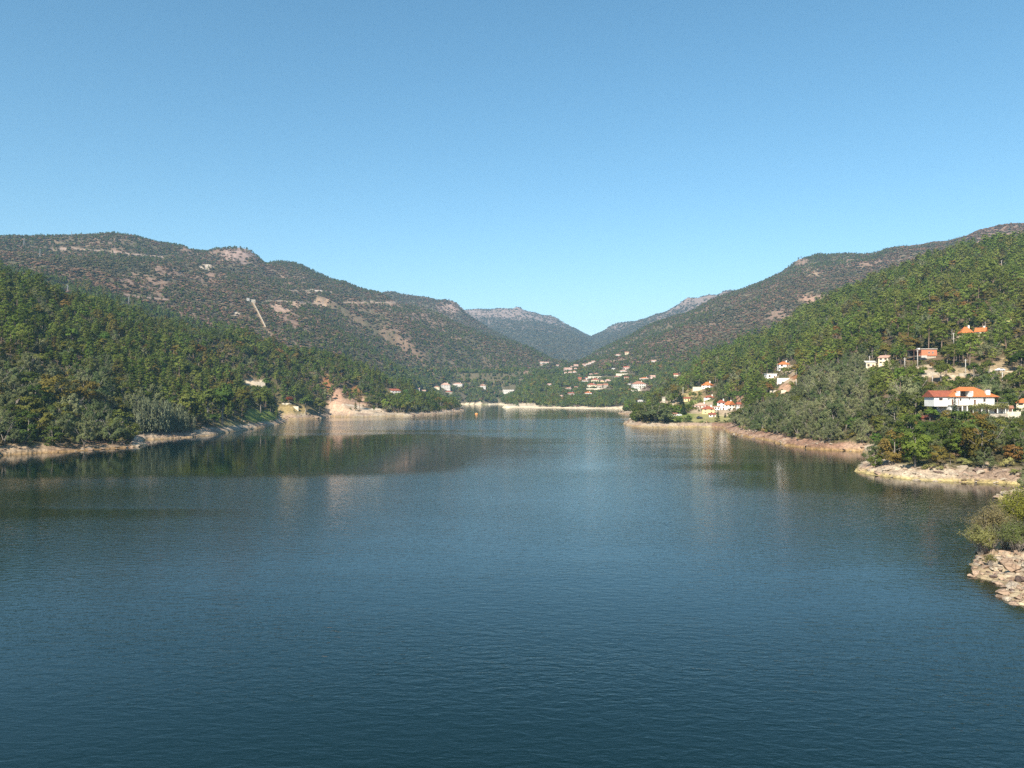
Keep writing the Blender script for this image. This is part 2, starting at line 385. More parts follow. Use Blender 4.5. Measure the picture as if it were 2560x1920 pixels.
TREE_A, TREE_B = 9.5, 4.0
LAYERS = {
 'A': dict(crest=[(-1400, 640, 600), (-400, 640, 600), (0, 668, 620), (67, 692, 640), (149, 729, 660), (187, 733, 680), (262, 742, 700), (330, 772, 730), (411, 803, 780), (480, 818, 810), (553, 820, 840), (614, 819, 860), (646, 838, 870), (702, 851, 890), (744, 870, 900),
                  (793, 874, 920), (858, 888, 940), (907, 901, 960), (933, 922, 980), (972, 946, 1000), (1020, 962, 1005), (1086, 984, 1005), (1135, 1003, 1005), (1170, 1030, 1005), (1230, 1090, 1005), (1400, 1200, 1005)],
           foot=[(-1400, 240, 2), (0, 282, 2), (150, 302, 2), (330, 345, 2), (420, 395, 2), (519, 420, 2), (572, 450, 2), (699, 560, 2), (745, 690, 2), (900, 750, 2), (1020, 795, 2), (1099, 865, 1), (1157, 985, 0), (1300, 990, -5)],
           tree=TREE_A, k=0.25, back=0.35),
 'B': dict(crest=[(-1400, 560, 1900), (-300, 580, 1950), (0, 588, 2000), (48, 587, 2000), (108, 588, 2000), (131, 585, 2000), (224, 584, 2050), (269, 582, 2050), (299, 585, 2050), (336, 590, 2080), (374, 598, 2100), (396, 604, 2100), (441, 608, 2120), (463, 617, 2150), (475, 623, 2150), (519, 624, 2150), (538, 619, 2180),
                  (556, 622, 2200), (578, 616, 2200), (598, 614.5, 2200), (620, 618, 2200), (640, 631, 2200), (652, 641, 2200), (663, 655, 2220), (676, 654, 2250), (695, 652, 2280), (728, 655, 2300), (757, 661, 2300), (777, 670.5, 2300), (806, 683.5, 2300), (825, 694, 2320), (845, 699, 2320), (861, 701, 2320), (890, 713.5, 2330), (920, 724, 2350), (949, 730, 2350),
                  (975, 744, 2330), (1000, 755, 2300), (1054, 765, 2300), (1103, 781, 2280), (1135, 801, 2250), (1174, 815, 2250), (1211, 834, 2250), (1252, 842, 2250), (1296, 856, 2280), (1325, 866, 2300), (1347, 879, 2300), (1380, 895, 2300), (1401, 907, 2300), (1425, 922, 2300), (1500, 960, 2300), (1700, 1010, 2300), (2600, 1060, 2300)],
           foot=[(-1400, 750, 80), (0, 770, 82), (300, 850, 62), (600, 1020, 50), (800, 1080, 30), (900, 1120, 14), (1000, 1280, 7), (1130, 1660, 4), (1225, 1640, 4), (1262, 1480, 4), (1300, 1340, 4), (1420, 1330, 5), (1700, 1400, 5)],
           tree=TREE_B, k=0.18, back=0.3),
 'B2': dict(crest=[(700, 760, 3000), (900, 742, 3000), (949, 730, 3000), (962, 727, 3000), (985, 725, 3000), (1001, 730, 3000), (1047, 734, 3050), (1073, 738, 3050), (1092, 745, 3050), (1115, 744, 3050), (1134, 747, 3050), (1144, 755, 3050), (1157, 768, 3050), (1166, 780, 3050), (1206, 806, 3050), (1244, 828, 3050), (1290, 850, 3050), (1350, 880, 3050), (1420, 915, 3050), (1600, 960, 3050)],
            foot=[(700, 2450, 150), (1100, 2450, 120), (1250, 2400, 80), (1400, 2400, 40), (1600, 2400, 40)], tree=TREE_B, k=0.1, back=0.3),
 'C1': dict(crest=[(800, 800, 5200), (1100, 782, 5200), (1163, 774, 5200), (1176, 773, 5200), (1190, 771, 5200), (1230, 772.5, 5200), (1244, 769, 5200), (1282, 771, 5200), (1287, 768, 5200), (1292, 766, 5200), (1301, 767.5, 5200), (1305, 772, 5200), (1310, 775, 5200), (1339, 781, 5200), (1358, 788, 5200), (1377, 788, 5200), (1393, 796, 5200), (1410, 807, 5200), (1434, 819, 5200), (1461, 834, 5200), (1479, 842, 5200), (1500, 852, 5200), (1560, 885, 5200), (1700, 930, 5200)],
            foot=[(800, 3300, 120), (1300, 3000, 60), (1440, 2700, 40), (1700, 2700, 40)], tree=0, k=0.35, back=0.3),
 'C2': dict(crest=[(1300, 930, 5000), (1380, 898, 5000), (1440, 863, 5000), (1479, 842.5, 5000), (1488, 837, 5000), (1510, 826, 4900), (1525, 815, 4900), (1548, 807, 4900), (1588, 804, 4800), (1616, 796, 4700), (1641, 785, 4600), (1663, 778.5, 4500), (1690, 762, 4400), (1706, 752, 4400), (1720, 743.5, 4400), (1744, 742, 4300), (1771, 735, 4300), (1782, 736, 4300), (1793, 737, 4300), (1805, 731, 4300), (1817, 724, 4300), (1834, 727, 4300), (1850, 727, 4300), (1876, 711, 4300), (1884, 709, 4300), (1900, 716, 4300), (2000, 720, 4300), (2600, 740, 4300)],
            foot=[(1300, 3000, 60), (1480, 2700, 40), (1700, 2700, 120), (2600, 2700, 150)], tree=0, k=0.3, back=0.3),
 'D': dict(crest=[(1200, 1000, 2100), (1330, 950, 2150), (1380, 926, 2200), (1423, 909, 2250), (1447, 901, 2300), (1475, 888, 2300), (1496, 875, 2350), (1529, 858, 2350), (1570, 840, 2400), (1600, 823, 2400), (1622, 809, 2400), (1660, 797, 2400), (1711, 785, 2450), (1744, 765, 2450), (1771, 749, 2450), (1800, 738, 2450), (1831, 728, 2450), (1850, 720, 2400), (1877, 712, 2400), (1907, 701, 2400), (1934, 690, 2400), (1956, 675.5, 2350), (1977, 659, 2350), (1996, 646, 2350), (2023, 636, 2300), (2047, 631, 2300), (2070, 634, 2300), (2115, 630, 2300), (2163, 633, 2300), (2190, 631, 2300), (2218, 621, 2300), (2247, 611, 2250), (2285, 611, 2250), (2334, 604, 2250), (2345, 605, 2250), (2370, 598, 2200), (2397, 595, 2200), (2421, 587, 2150), (2448, 581, 2150), (2489, 566, 2100), (2527, 557, 2100), (2560, 556, 2100), (2700, 545, 2100), (3960, 480, 2000)],
           foot=[(1200, 1500, 5), (1330, 1430, 7), (1440, 1330, 6), (1560, 1270, 5), (1650, 1150, 6), (1750, 1080, 25), (2000, 1130, 60), (2560, 1060, 150), (3960, 1000, 160)], tree=TREE_B, k=0.15, back=0.3),
 'E': dict(crest=[(1300, 1150, 600), (1450, 1060, 640), (1500, 1035, 660), (1560, 1004, 690), (1620, 974, 730), (1671, 952, 790), (1712, 932, 850), (1750, 894, 950), (1785, 878, 980), (1825, 867, 1000), (1866, 850, 1000), (1907, 832, 1000), (1947, 816, 1000), (1983, 793, 1000), (2001, 772, 1000), (2039, 758, 1000), (2068, 746, 1000), (2101, 728, 990), (2136, 712, 980), (2190, 687, 970), (2231, 672, 960), (2266, 665, 950), (2313, 644, 940), (2367, 627, 930), (2421, 612, 920), (2475, 603, 910), (2516, 593, 900), (2560, 591, 900), (2800, 580, 880), (3960, 560, 800)],
           foot=[(1300, 560, -20), (1500, 600, 0), (1545, 640, 4), (1600, 640, 6), (1700, 650, 7), (1815, 610, 8), (1850, 480, 4), (1930, 400, 4), (2030, 335, 4), (2150, 320, 6), (2250, 310, 14), (2420, 312, 15.5), (2560, 312, 16), (3960, 260, 18)], tree=TREE_A, k=0.12, back=0.32),
}
UF = np.arange(-1500, 4060, 4.0)
def gsm(v, sig):
    k = np.arange(-int(3 * sig / 4), int(3 * sig / 4) + 1) * 4.0; w = np.exp(-0.5 * (k / sig) ** 2); w /= w.sum()
    return np.convolve(np.pad(v, len(k) // 2, mode='edge'), w, mode='valid')
for L in LAYERS.values():
    c = np.array(L['crest'], float); f = np.array(L['foot'], float)
    zc = np.interp(UF, c[:, 0], CAMH + (HY - c[:, 1]) / F * c[:, 2] - L['tree'])
    L['zc'] = gsm(zc, 2.5); L['zs'] = gsm(zc, 60); L['yc'] = gsm(np.interp(UF, c[:, 0], c[:, 2]), 40)
    L['yf'] = gsm(np.interp(UF, f[:, 0], f[:, 1]), 35); L['zf'] = gsm(np.interp(UF, f[:, 0], f[:, 2]), 50)

def layer_z(L, U, Y):
    yc, zc, zs, yf, zf = (np.interp(U, UF, L[k]) for k in ('yc', 'zc', 'zs', 'yf', 'zf'))
    t = (Y - yf) / (yc - yf); tc = np.clip(t, 0, 1)
    g = tc * (1 + L['k'] * (1 - tc))
    det = (zc - zs) * sstep(0.72, 1.0, tc)          # crest detail only near the crest, so it does not rib the slope below
    z = zf + (zs - zf) * g + det
    z = np.where(t < 0, zf + np.clip((zs - zf) / (yc - yf), 0.04, 0.5) * 0.6 * (Y - yf), z)
    z = np.where(t > 1, zc - (Y - yc) * L['back'], z)
    return z, t

def terrain_height(U, Y):
    X = (U - CU) / F * Y
    sd = shore_sd(X, Y).reshape(U.shape)
    near = np.clip(1.2 - Y / 1200, 0.15, 1)
    sd = sd + fbm(X / 9, Y / 9, 3, 4) * 3.2 * near
    flat = sstep(1000, 1150, Y)                      # the far sand bars slope gently
    bank = (1 - flat) * (2.6 * (1 - np.exp(-np.maximum(sd, 0) / 4.0)) + 0.16 * np.maximum(sd - 5, 0)) + flat * (0.05 * np.maximum(sd, 0))
    bank = bank * np.where(Y < 130, np.where(X > 0, 0.34, 1), 1) * np.where(U < 330, 0.5, np.where(U < 720, 0.8, 1))
    bank = np.minimum(bank, 9 + 0.02 * np.maximum(sd, 0))
    names = list(LAYERS)
    Z = []; W = []
    for i, nme in enumerate(names):
        z, t = layer_z(LAYERS[nme], U, Y)
        ya, yb = {'A': (0, 1500), 'B': (650, 3300), 'B2': (2200, 4200), 'C1': (2500, 9e3), 'C2': (2500, 9e3), 'D': (900, 3600), 'E': (0, 1600)}[nme]
        rows = (Y[:, 0] > ya) & (Y[:, 0] < yb) if Y.ndim == 2 else slice(None)
        zfull = z; z, t, Xr, Yr = z[rows], t[rows], X[rows], Y[rows]
        amp = np.clip((Yr - 250) * 0.016, 0.6, 30) * (1 - np.exp(-((t - 1) / 0.12) ** 2))
        sc = 60 if nme in 'AE' else 190 if nme in ('B', 'D', 'B2') else 380
        ns = fbm(Xr / sc, Yr / sc, 40 + i, 5, 0.55)
        rd = 1 - np.abs(fbm(Xr / sc * 0.7 + 3, Yr / sc * 0.5, 90 + i, 4)) * 2
        amp = amp * np.clip(t * 3, 0, 1)
        zfull = zfull.copy(); zfull[rows] = z + amp * (ns + 0.6 * (rd - 0.5))
        Z.append(zfull)
    Z = np.array(Z)
    k = 4.0
    mz = Z.max(0)
    H = mz + k * np.log(np.exp((Z - mz) / k).sum(0))
    who = Z.argmax(0)
    lim = bank + np.where(Y < 130, 0.12, 0.62) * np.maximum(sd - 3, 0) + np.where(Y < 130, 0.2, 1.0)
    H = np.minimum(H, lim)
    land = np.maximum(H, bank)
    # rock ledges along the drawdown band
    rel = np.exp(-((sd - 5) / 6.5) ** 2) * (1 - flat)
    wx = X + 5 * fbm(X / 7, Y / 7, 205, 3); wy = Y + 5 * fbm(X / 7 + 9, Y / 7, 206, 3)
    rg = 1 - np.abs(fbm((wx + wy) / 9, (wy - wx) / 6, 201, 4, 0.6)) * 2.2
    land = land + rel * (rg - 0.35) * 0.55 + rel * fbm(wx / 2.2, wy / 2.2, 210, 3) * 0.3
    # broken granite blocks: each block its own level
    def blocks(cx, cy, seed, ang):
        ca, sa = math.cos(ang), math.sin(ang); a = wx * ca - wy * sa; b = wx * sa + wy * ca
        return _NT[(np.floor(a / cx).astype(int) + seed * 37) & 511, (np.floor(b / cy).astype(int) + seed * 91) & 511] - 0.4
    blk = 0.55 * blocks(3.4, 2.0, 5, 0.3) + 0.40 * blocks(1.5, 1.0, 8, -0.5)
    land = land + rel * blk * np.where(Y < 430, 1.1, 0.5) * (0.35 + 0.65 * sstep(1900, 2150, U)) * sstep(0.2, 1.5, sd)
    z = np.where(sd > 0, land, np.maximum(-9, 0.33 * sd))
    z = np.where(sd > 0, np.maximum(z, np.minimum(sd * 0.25, 0.25)), z)
    return z, sd, who, names

UC = np.concatenate([np.arange(-1400, -60, 16), np.arange(-60, 2620, 3.1), np.arange(2620, 3960, 16)]).astype(float)
YR = np.concatenate([np.arange(62, 78, 1.6), np.arange(78, 116, 0.4), np.arange(116, 154, 1.9), np.arange(154, 216, 0.45), np.arange(216, 270, 1.0), np.arange(270, 345, 0.65), np.arange(345, 450, 1.0), np.arange(450, 620, 1.9), np.arange(620, 1060, 4.6), np.geomspace(1060, 2700, 125, endpoint=False), np.geomspace(2700, 7500, 58)])
GU, GY = np.meshgrid(UC, YR)
GZ, GSD, GWHO, LN = terrain_height(GU, GY)
GX = (GU - CU) / F * GY
GV = HY - (GZ - CAMH) / GY * F         # photo row of every terrain point

# visibility: highest line of sight of everything nearer in the same column
SL = (GZ - CAMH) / GY
RUN = np.maximum.accumulate(SL, axis=0)
RUNP = np.vstack([np.full((1, len(UC)), -9.0), RUN[:-1]])

def gidx(U, Y):
    a = np.interp(U, UC, np.arange(len(UC))); b = np.interp(Y, YR, np.arange(len(YR)))
    i0 = np.clip(a.astype(int), 0, len(UC) - 2); j0 = np.clip(b.astype(int), 0, len(YR) - 2)
    return i0, j0, a - i0, b - j0
def bil(G, U, Y):
    i, j, fa, fb = gidx(U, Y)
    return (G[j, i] * (1 - fa) + G[j, i + 1] * fa) * (1 - fb) + (G[j + 1, i] * (1 - fa) + G[j + 1, i + 1] * fa) * fb
def near_of(G, U, Y):
    i, j, fa, fb = gidx(U, Y)
    return G[j + (fb > 0.5), i + (fa > 0.5)]

def ground_hit(u, y, ymin=0.0, ymax=9999.0):
    """first terrain point met by the line of sight through photo pixel (u, y)"""
    z = bil(GZ, np.full(len(YR), float(u)), YR)
    row = HY - (z - CAMH) / YR * F
    ok = np.where((row <= y) & (YR >= ymin) & (YR <= ymax))[0]
    if len(ok) == 0: 
        j = int(np.argmin(np.abs(row - y) + (YR < ymin) * 1e6 + (YR > ymax) * 1e6)); Yh = YR[j]
    else:
        j = ok[0]
        if j == 0 or YR[j - 1] < ymin: Yh = YR[j]
        else:
            r0, r1 = row[j - 1], row[j]; t = 0.5 if abs(r1 - r0) < 1e-6 else np.clip((y - r0) / (r1 - r0), 0, 1)
            Yh = YR[j - 1] + (YR[j] - YR[j - 1]) * t
    zz = float(bil(GZ, np.array([float(u)]), np.array([Yh]))[0])
    return (u - CU) / F * Yh, float(Yh), zz

# ------------------------------------------------------------------ ground colours and clearings
# (photo column, photo row, half width, half height, colour, tree density, nearest, farthest)
DIRT = (0.40, 0.31, 0.21); PINK = (0.22, 0.145, 0.105); PALE = (0.52, 0.43, 0.31); GRASS = (0.13, 0.17, 0.04); DRY = (0.29, 0.22, 0.10); RUST = (0.27, 0.125, 0.055)
PATCH = [
 (818, 962, 13, 24, RUST, 0.12, 500, 1100), (845, 985, 26, 26, (0.42, 0.25, 0.17), 0.02, 500, 1100), (880, 1008, 48, 24, (0.42, 0.27, 0.18), 0.02, 500, 1100), (905, 1030, 72, 16, (0.50, 0.39, 0.28), 0.02, 500, 1100), (862, 1030, 40, 14, (0.44, 0.32, 0.22), 0.02, 500, 1100),
 (890, 975, 28, 16, RUST, 0.15, 500, 1100), (940, 985, 40, 12, (0.17, 0.15, 0.05), 0.3, 500, 1100),
 (655, 1040, 46, 16, GRASS, 0.02, 400, 720), (735, 1028, 48, 16, DRY, 0.05, 600, 800), (745, 1040, 40, 8, PALE, 0.0, 600, 800), (640, 957, 27, 6, PALE, 0.0, 400, 1100), (570, 1068, 30, 12, (0.2, 0.18, 0.08), 0.0, 400, 560),
 (1990, 948, 34, 14, RUST, 0.45, 500, 1000), (1972, 925, 20, 16, DIRT, 0.05, 400, 1000), (1958, 950, 26, 8, DIRT, 0.1, 400, 1000), (1960, 972, 14, 12, (0.44, 0.27, 0.17), 0.05, 300, 1000), (1850, 990, 16, 18, (0.36, 0.22, 0.13), 0.1, 450, 1000),
 (1735, 985, 32, 14, DRY, 0.05, 500, 1000), (1745, 1006, 30, 9, (0.17, 0.2, 0.06), 0.03, 500, 1000), (1760, 1020, 46, 12, DIRT, 0.05, 500, 900), (1770, 1046, 70, 9, (0.26, 0.24, 0.10), 0.03, 500, 900), (1690, 1042, 30, 9, (0.16, 0.2, 0.05), 0.04, 500, 900), (1685, 1015, 26, 14, (0.40, 0.31, 0.2), 0.1, 500, 900),
 (1815, 1022, 32, 12, DIRT, 0.0, 500, 900), (1660, 1010, 16, 10, DIRT, 0.1, 500, 900),
 (2147, 1012, 28, 8, DIRT, 0.1, 250, 600), (2476, 1168, 14, 22, DIRT, 0.0, 150, 300),
 (2330, 925, 46, 16, DIRT, 0.3, 300, 800), (2300, 935, 24, 10, PALE, 0.2, 300, 800), (2430, 930, 62, 22, (0.33, 0.25, 0.15), 0.42, 300, 800), (2520, 922, 60, 26, (0.33, 0.25, 0.15), 0.42, 300, 800), (2470, 930, 20, 9, PALE, 0.2, 300, 800), (2365, 955, 26, 14, DIRT, 0.35, 300, 800), (2220, 915, 30, 8, DIRT, 0.3, 300, 800),
 (2250, 808, 20, 26, RUST, 0.3, 400, 1000), (2320, 785, 18, 22, RUST, 0.25, 400, 1000), (2275, 825, 14, 16, RUST, 0.25, 400, 1000), (2517, 801, 44, 7, (0.38, 0.38, 0.14), 0.1, 400, 1000), (2430, 845, 40, 10, DIRT, 0.3, 400, 1000), (2376, 698, 24, 12, (0.36, 0.22, 0.15), 0.05, 500, 1000), (2400, 745, 30, 10, RUST, 0.35, 400, 1000),
 (1300, 1014, 60, 6, (0.56, 0.46, 0.33), 0.0, 1000, 1400),
 (2005, 800, 20, 9, RUST, 0.35, 500, 1000), (2090, 868, 22, 9, (0.22, 0.15, 0.07), 0.35, 500, 1000), (2180, 770, 18, 8, RUST, 0.4, 500, 1000), (2300, 735, 20, 8, (0.22, 0.15, 0.07), 0.4, 500, 1000), (2460, 715, 30, 9, DRY, 0.4, 500, 1000), (2480, 862, 40, 10, DRY, 0.4, 400, 1000), (2395, 878, 40, 12, DRY, 0.4, 400, 1000), (1900, 920, 16, 9, RUST, 0.35, 500, 1000), (2130, 930, 30, 8, DRY, 0.4, 400, 900), (1830, 935, 14, 8, RUST, 0.4, 500, 1000),
 (95, 830, 30, 10, (0.2, 0.14, 0.06), 0.4, 300, 800), (330, 860, 26, 9, RUST, 0.4, 300, 900), (210, 940, 30, 10, (0.2, 0.13, 0.06), 0.4, 250, 800), (520, 900, 26, 8, RUST, 0.4, 400, 900), (430, 800, 30, 6, DRY, 0.3, 400, 900),
 (377, 712, 58, 20, PINK, 0.35, 1000, 2400), (415, 680, 40, 16, PINK, 0.35, 1000, 2400), (330, 700, 30, 14, PINK, 0.4, 1000, 2400), (516, 670, 20, 8, (0.46, 0.38, 0.30), 0.05, 1000, 2400), (530, 690, 30, 10, PINK, 0.3, 1000, 2400),
 (692, 768, 20, 10, (0.40, 0.27, 0.2), 0.1, 1000, 2400), (705, 780, 26, 12, (0.40, 0.27, 0.2), 0.12, 1000, 2400), (722, 795, 24, 14, PINK, 0.15, 1000, 2400), (737, 810, 12, 12, PINK, 0.12, 1000, 2400), (745, 762, 20, 9, (0.42, 0.28, 0.19), 0.15, 1000, 2400), (802, 758, 22, 8, (0.40, 0.27, 0.18), 0.2, 1000, 2400), (790, 727, 20, 4, (0.6, 0.5, 0.42), 0.02, 1000, 2400),
 (590, 784, 6, 5, (0.6, 0.52, 0.44), 0.0, 1000, 2400), (607, 634, 54, 22, (0.27, 0.19, 0.16), 0.12, 1500, 2600), (535, 628, 22, 8, PINK, 0.3, 1500, 2600), (470, 625, 16, 10, PINK, 0.2, 1500, 2600), (295, 628, 16, 8, PINK, 0.1, 1500, 2600), (1050, 790, 40, 14, PINK, 0.5, 1000, 2600), (1000, 757, 40, 8, (0.33, 0.22, 0.15), 0.35, 1500, 2600), (1320, 925, 12, 10, PINK, 0.2, 1000, 2600),
 (1128, 768, 30, 20, (0.27, 0.19, 0.16), 0.2, 2600, 3200),
 (2032, 748, 34, 14, (0.32, 0.2, 0.14), 0.25, 1000, 2500), (1960, 790, 42, 16, PINK, 0.3, 1000, 2500), (1998, 652, 20, 12, PINK, 0.15, 1500, 2500), (2030, 680, 24, 14, (0.28, 0.2, 0.13), 0.4, 1500, 2500), (2500, 580, 70, 20, PINK, 0.3, 1200, 2500), (2440, 605, 50, 14, PINK, 0.4, 1200, 2500), (2150, 655, 60, 14, PINK, 0.5, 1200, 2500),
]
ROADS = [  # polylines in the photo, half width px, colour, depth limits
 ([(150, 620), (195, 623), (262, 628), (355, 638), (411, 643)], 2.6, (0.312, 0.226, 0.179), 1500, 2600),
 ([(300, 735), (330, 740), (375, 745), (425, 750)], 3.4, (0.281, 0.195, 0.156), 1000, 2400),
 ([(655, 755), (700, 752), (755, 757), (830, 762)], 2.0, (0.328, 0.242, 0.179), 1000, 2400),
 ([(860, 757), (920, 757), (1003, 756)], 2.4, (0.312, 0.226, 0.172), 1000, 2600),
 ([(700, 725), (760, 727), (830, 731)], 1.6, (0.328, 0.25, 0.195), 1000, 2600),
 ([(632, 758), (647, 788), (663, 821)], 3.0, (0.24, 0.175, 0.10), 1000, 2400),
 ([(671, 830), (683, 845)], 3.0, (0.312, 0.226, 0.14), 800, 2400),
 ([(1695, 996), (1682, 1003), (1681, 1012), (1690, 1026)], 3.4, (0.55, 0.46, 0.34), 500, 900),
 ([(838, 1007), (880, 1014), (920, 1023), (950, 1023)], 2.2, (0.62, 0.54, 0.42), 500, 1000),
 ([(1500, 905), (1560, 900), (1600, 893)], 1.2, (0.34, 0.26, 0.19), 1400, 2400),
 ([(2290, 917), (2350, 938), (2420, 940), (2500, 930), (2600, 925)], 1.6, (0.46, 0.38, 0.28), 300, 800),
]

def patch_fields(U, V, Y, wob):
    """colour weight list + density multiplier at photo position (U, V) of terrain points"""
    dens = np.ones(U.shape)
    out = []
    for cx, cy, rx, ry, col, dn, y0, y1 in PATCH:
        q = np.sqrt(((U - cx) / rx) ** 2 + ((V - cy) / ry) ** 2) + wob * 1.1
        w = (1 - sstep(0.7, 1.25, q)) * 0.92 * ((Y > y0) & (Y < y1))
        out.append((w, col)); dens = dens * (1 - w) + np.minimum(dens, dn) * w
    for pts, hw, col, y0, y1 in ROADS:
        best = np.full(U.shape, 1e9)
        for (ax, ay), (bx, by) in zip(pts[:-1], pts[1:]):
            dx, dy = bx - ax, by - ay; t = np.clip(((U - ax) * dx + (V - ay) * dy) / (dx * dx + dy * dy), 0, 1)
            best = np.minimum(best, np.hypot(U - ax - t * dx, V - ay - t * dy))
        w = (1 - sstep(hw * 0.4, hw * 1.0, best)) * ((Y > y0) & (Y < y1))
        out.append((w, col)); dens = dens * (1 - (best < hw * 1.1) * ((Y > y0) & (Y < y1)))
    return out, dens

def ground_colours():
    n1 = fbm(GX / 45, GY / 45, 301, 5, 0.6); n2 = fbm(GX / 13, GY / 13, 311, 4, 0.6); n3 = fbm(GX / 160, GY / 160, 321, 5, 0.6)
    C = np.empty(GX.shape + (3,)); A = np.zeros(GX.shape)
    forest = np.array((0.085, 0.075, 0.035)); brown = np.array((0.15, 0.105, 0.062))
    w = sstep(-0.25, 0.35, n1)[..., None]
    C[:] = forest * (1 - w) + brown * w
    heath = np.array((0.100, 0.086, 0.050)); rosy = np.array((0.185, 0.125, 0.085)); rock = np.array((0.205, 0.155, 0.12))
    far = np.isin(GWHO, [LN.index(k) for k in ('B', 'D', 'B2', 'C1', 'C2')])
    wr = sstep(-0.05, 0.45, n3 + 0.5 * n1)[..., None]
    Cf = heath * (1 - wr) + rosy * wr
    wk = sstep(0.25, 0.6, n2 * 0.6 + n1 * 0.7)[..., None]
    Cf = Cf * (1 - 0.7 * wk) + rock * 0.7 * wk
    C = np.where(far[..., None], Cf, C)
    isC = np.isin(GWHO, [LN.index(k) for k in ('C1', 'C2')])
    C = np.where(isC[..., None], np.array((0.095, 0.082, 0.055)) * (1 + 0.25 * n1[..., None]), C)
    top = sstep(300, 520, GZ + 110 * n3 + 60 * n1)[..., None]
    rockC = np.array((0.28, 0.20, 0.165))
    C = np.where(isC[..., None], C * (1 - top * 0.9) + rockC * top * 0.9, C)
    A = np.where(isC, 0, A)
    fl, _ = patch_fields(GU, GV, GY, n2 * 0.7 + n1 * 0.5)
    for wgt, col in fl:
        C = C * (1 - wgt[..., None]) + np.array(col) * wgt[..., None]
    # the bare drawdown band round the lake: pale granite, ochre at the waterline
    nb = fbm(GX / 7, GY / 7, 331, 4, 0.6)
    hb = 3.1 + 1.2 * nb + 0.6 * n1
    bw = (1 - sstep(hb - 0.4, hb + 0.5, GZ)) * (GSD < 40) * (GY < 1150)
    bcol = np.array((0.42, 0.345, 0.255)); bcol2 = np.array((0.31, 0.225, 0.165))
    m = sstep(-0.2, 0.3, n2)[..., None]
    bc = bcol * (1 - m) + bcol2 * m
    yel = (1 - sstep(0.35 + 0.35 * nb, 0.9 + 0.4 * nb, GZ))[..., None]
    right = sstep(1500, 1900, GU)[..., None]
    bc = bc * (1 - yel * 0.8 * np.where(GY < 130, 0.35, 1)[..., None]) + (np.array((0.40, 0.32, 0.13)) * right + np.array((0.36, 0.245, 0.12)) * (1 - right)) * yel * 0.8 * np.where(GY < 130, 0.35, 1)[..., None]
    bc = np.where((GU > 1780)[..., None] & (GU < 2160)[..., None] & (GY > 260)[..., None], bc * np.array((0.80, 0.66, 0.62)), bc)
    bc = np.where((GU < 330)[..., None], bc * np.array((0.78, 0.70, 0.62)), bc)
    C = C * (1 - bw[..., None]) + bc * bw[..., None]
    A = np.maximum(A, bw * 0.8)
    # sand bars at the far end
    sw = (GY >= 1150) * (1 - sstep(2.0, 3.4, GZ + 0.6 * nb)) * (GSD < 90)
    sand = np.array((0.63, 0.52, 0.37)); C = C * (1 - sw[..., None]) + sand * (1 + 0.15 * nb[..., None]) * sw[..., None]
    # lake bed
    uw = sstep(0.0, -1.6, GZ) if False else np.clip(-GZ / 1.8, 0, 1)
    C = C * (1 - uw[..., None]) + np.array((0.17, 0.17, 0.06)) * uw[..., None]
    return np.clip(C, 0.01, 0.9), A

GC, GA = ground_colours()

def build_terrain():
    nr, nc = GX.shape
    vid = np.arange(nr * nc).reshape(nr, nc)
    q = np.stack([vid[:-1, :-1], vid[:-1, 1:], vid[1:, 1:], vid[1:, :-1]], -1).reshape(-1, 4)
    zc = GZ.ravel()[q].max(1)
    sdc = GSD.ravel()[q].min(1)
    who = GWHO.ravel()[q[:, 0]]
    yc = GY.ravel()[q[:, 0]]; uc = GU.ravel()[q[:, 0]]; hz = GZ.ravel()[q[:, 0]]
    keep = zc > -8.5
    grp = np.full(len(q), 'shore_right', dtype=object)
    nm = {'A': 'hill_left', 'B': 'mountain_left', 'B2': 'mountain_spur', 'C1': 'far_mountain_left', 'C2': 'far_mountain_right', 'D': 'mountain_right', 'E': 'hill_right'}
    for i, k in enumerate(LN): grp[who == i] = nm[k]
    shore = (sdc < 9) | (hz < 2.5)
    grp[shore & (uc < 1240)] = 'shore_left'; grp[shore & (uc >= 1240)] = 'shore_right'; grp[(yc > 1060) & shore] = 'beach'
    P = np.stack([GX.ravel(), GY.ravel(), GZ.ravel()], -1); C4 = np.concatenate([GC.reshape(-1, 3), GA.reshape(-1, 1)], 1)
    # vertex normals of the whole sheet are kept across the cuts
    for g in sorted(set(grp)):
        f = q[keep & (grp == g)]
        if not len(f): continue
        used, inv = np.unique(f.ravel(), return_inverse=True)
        me = make_mesh(g, P[used], inv.reshape(-1, 4), [M['ground']], smooth=True)
        at = me.color_attributes.new('ground_colour', 'FLOAT_COLOR', 'POINT')
        at.data.foreach_set('color', C4[used].astype(np.float32).ravel())
        tag(obj(g, me), kind='structure')
build_terrain()

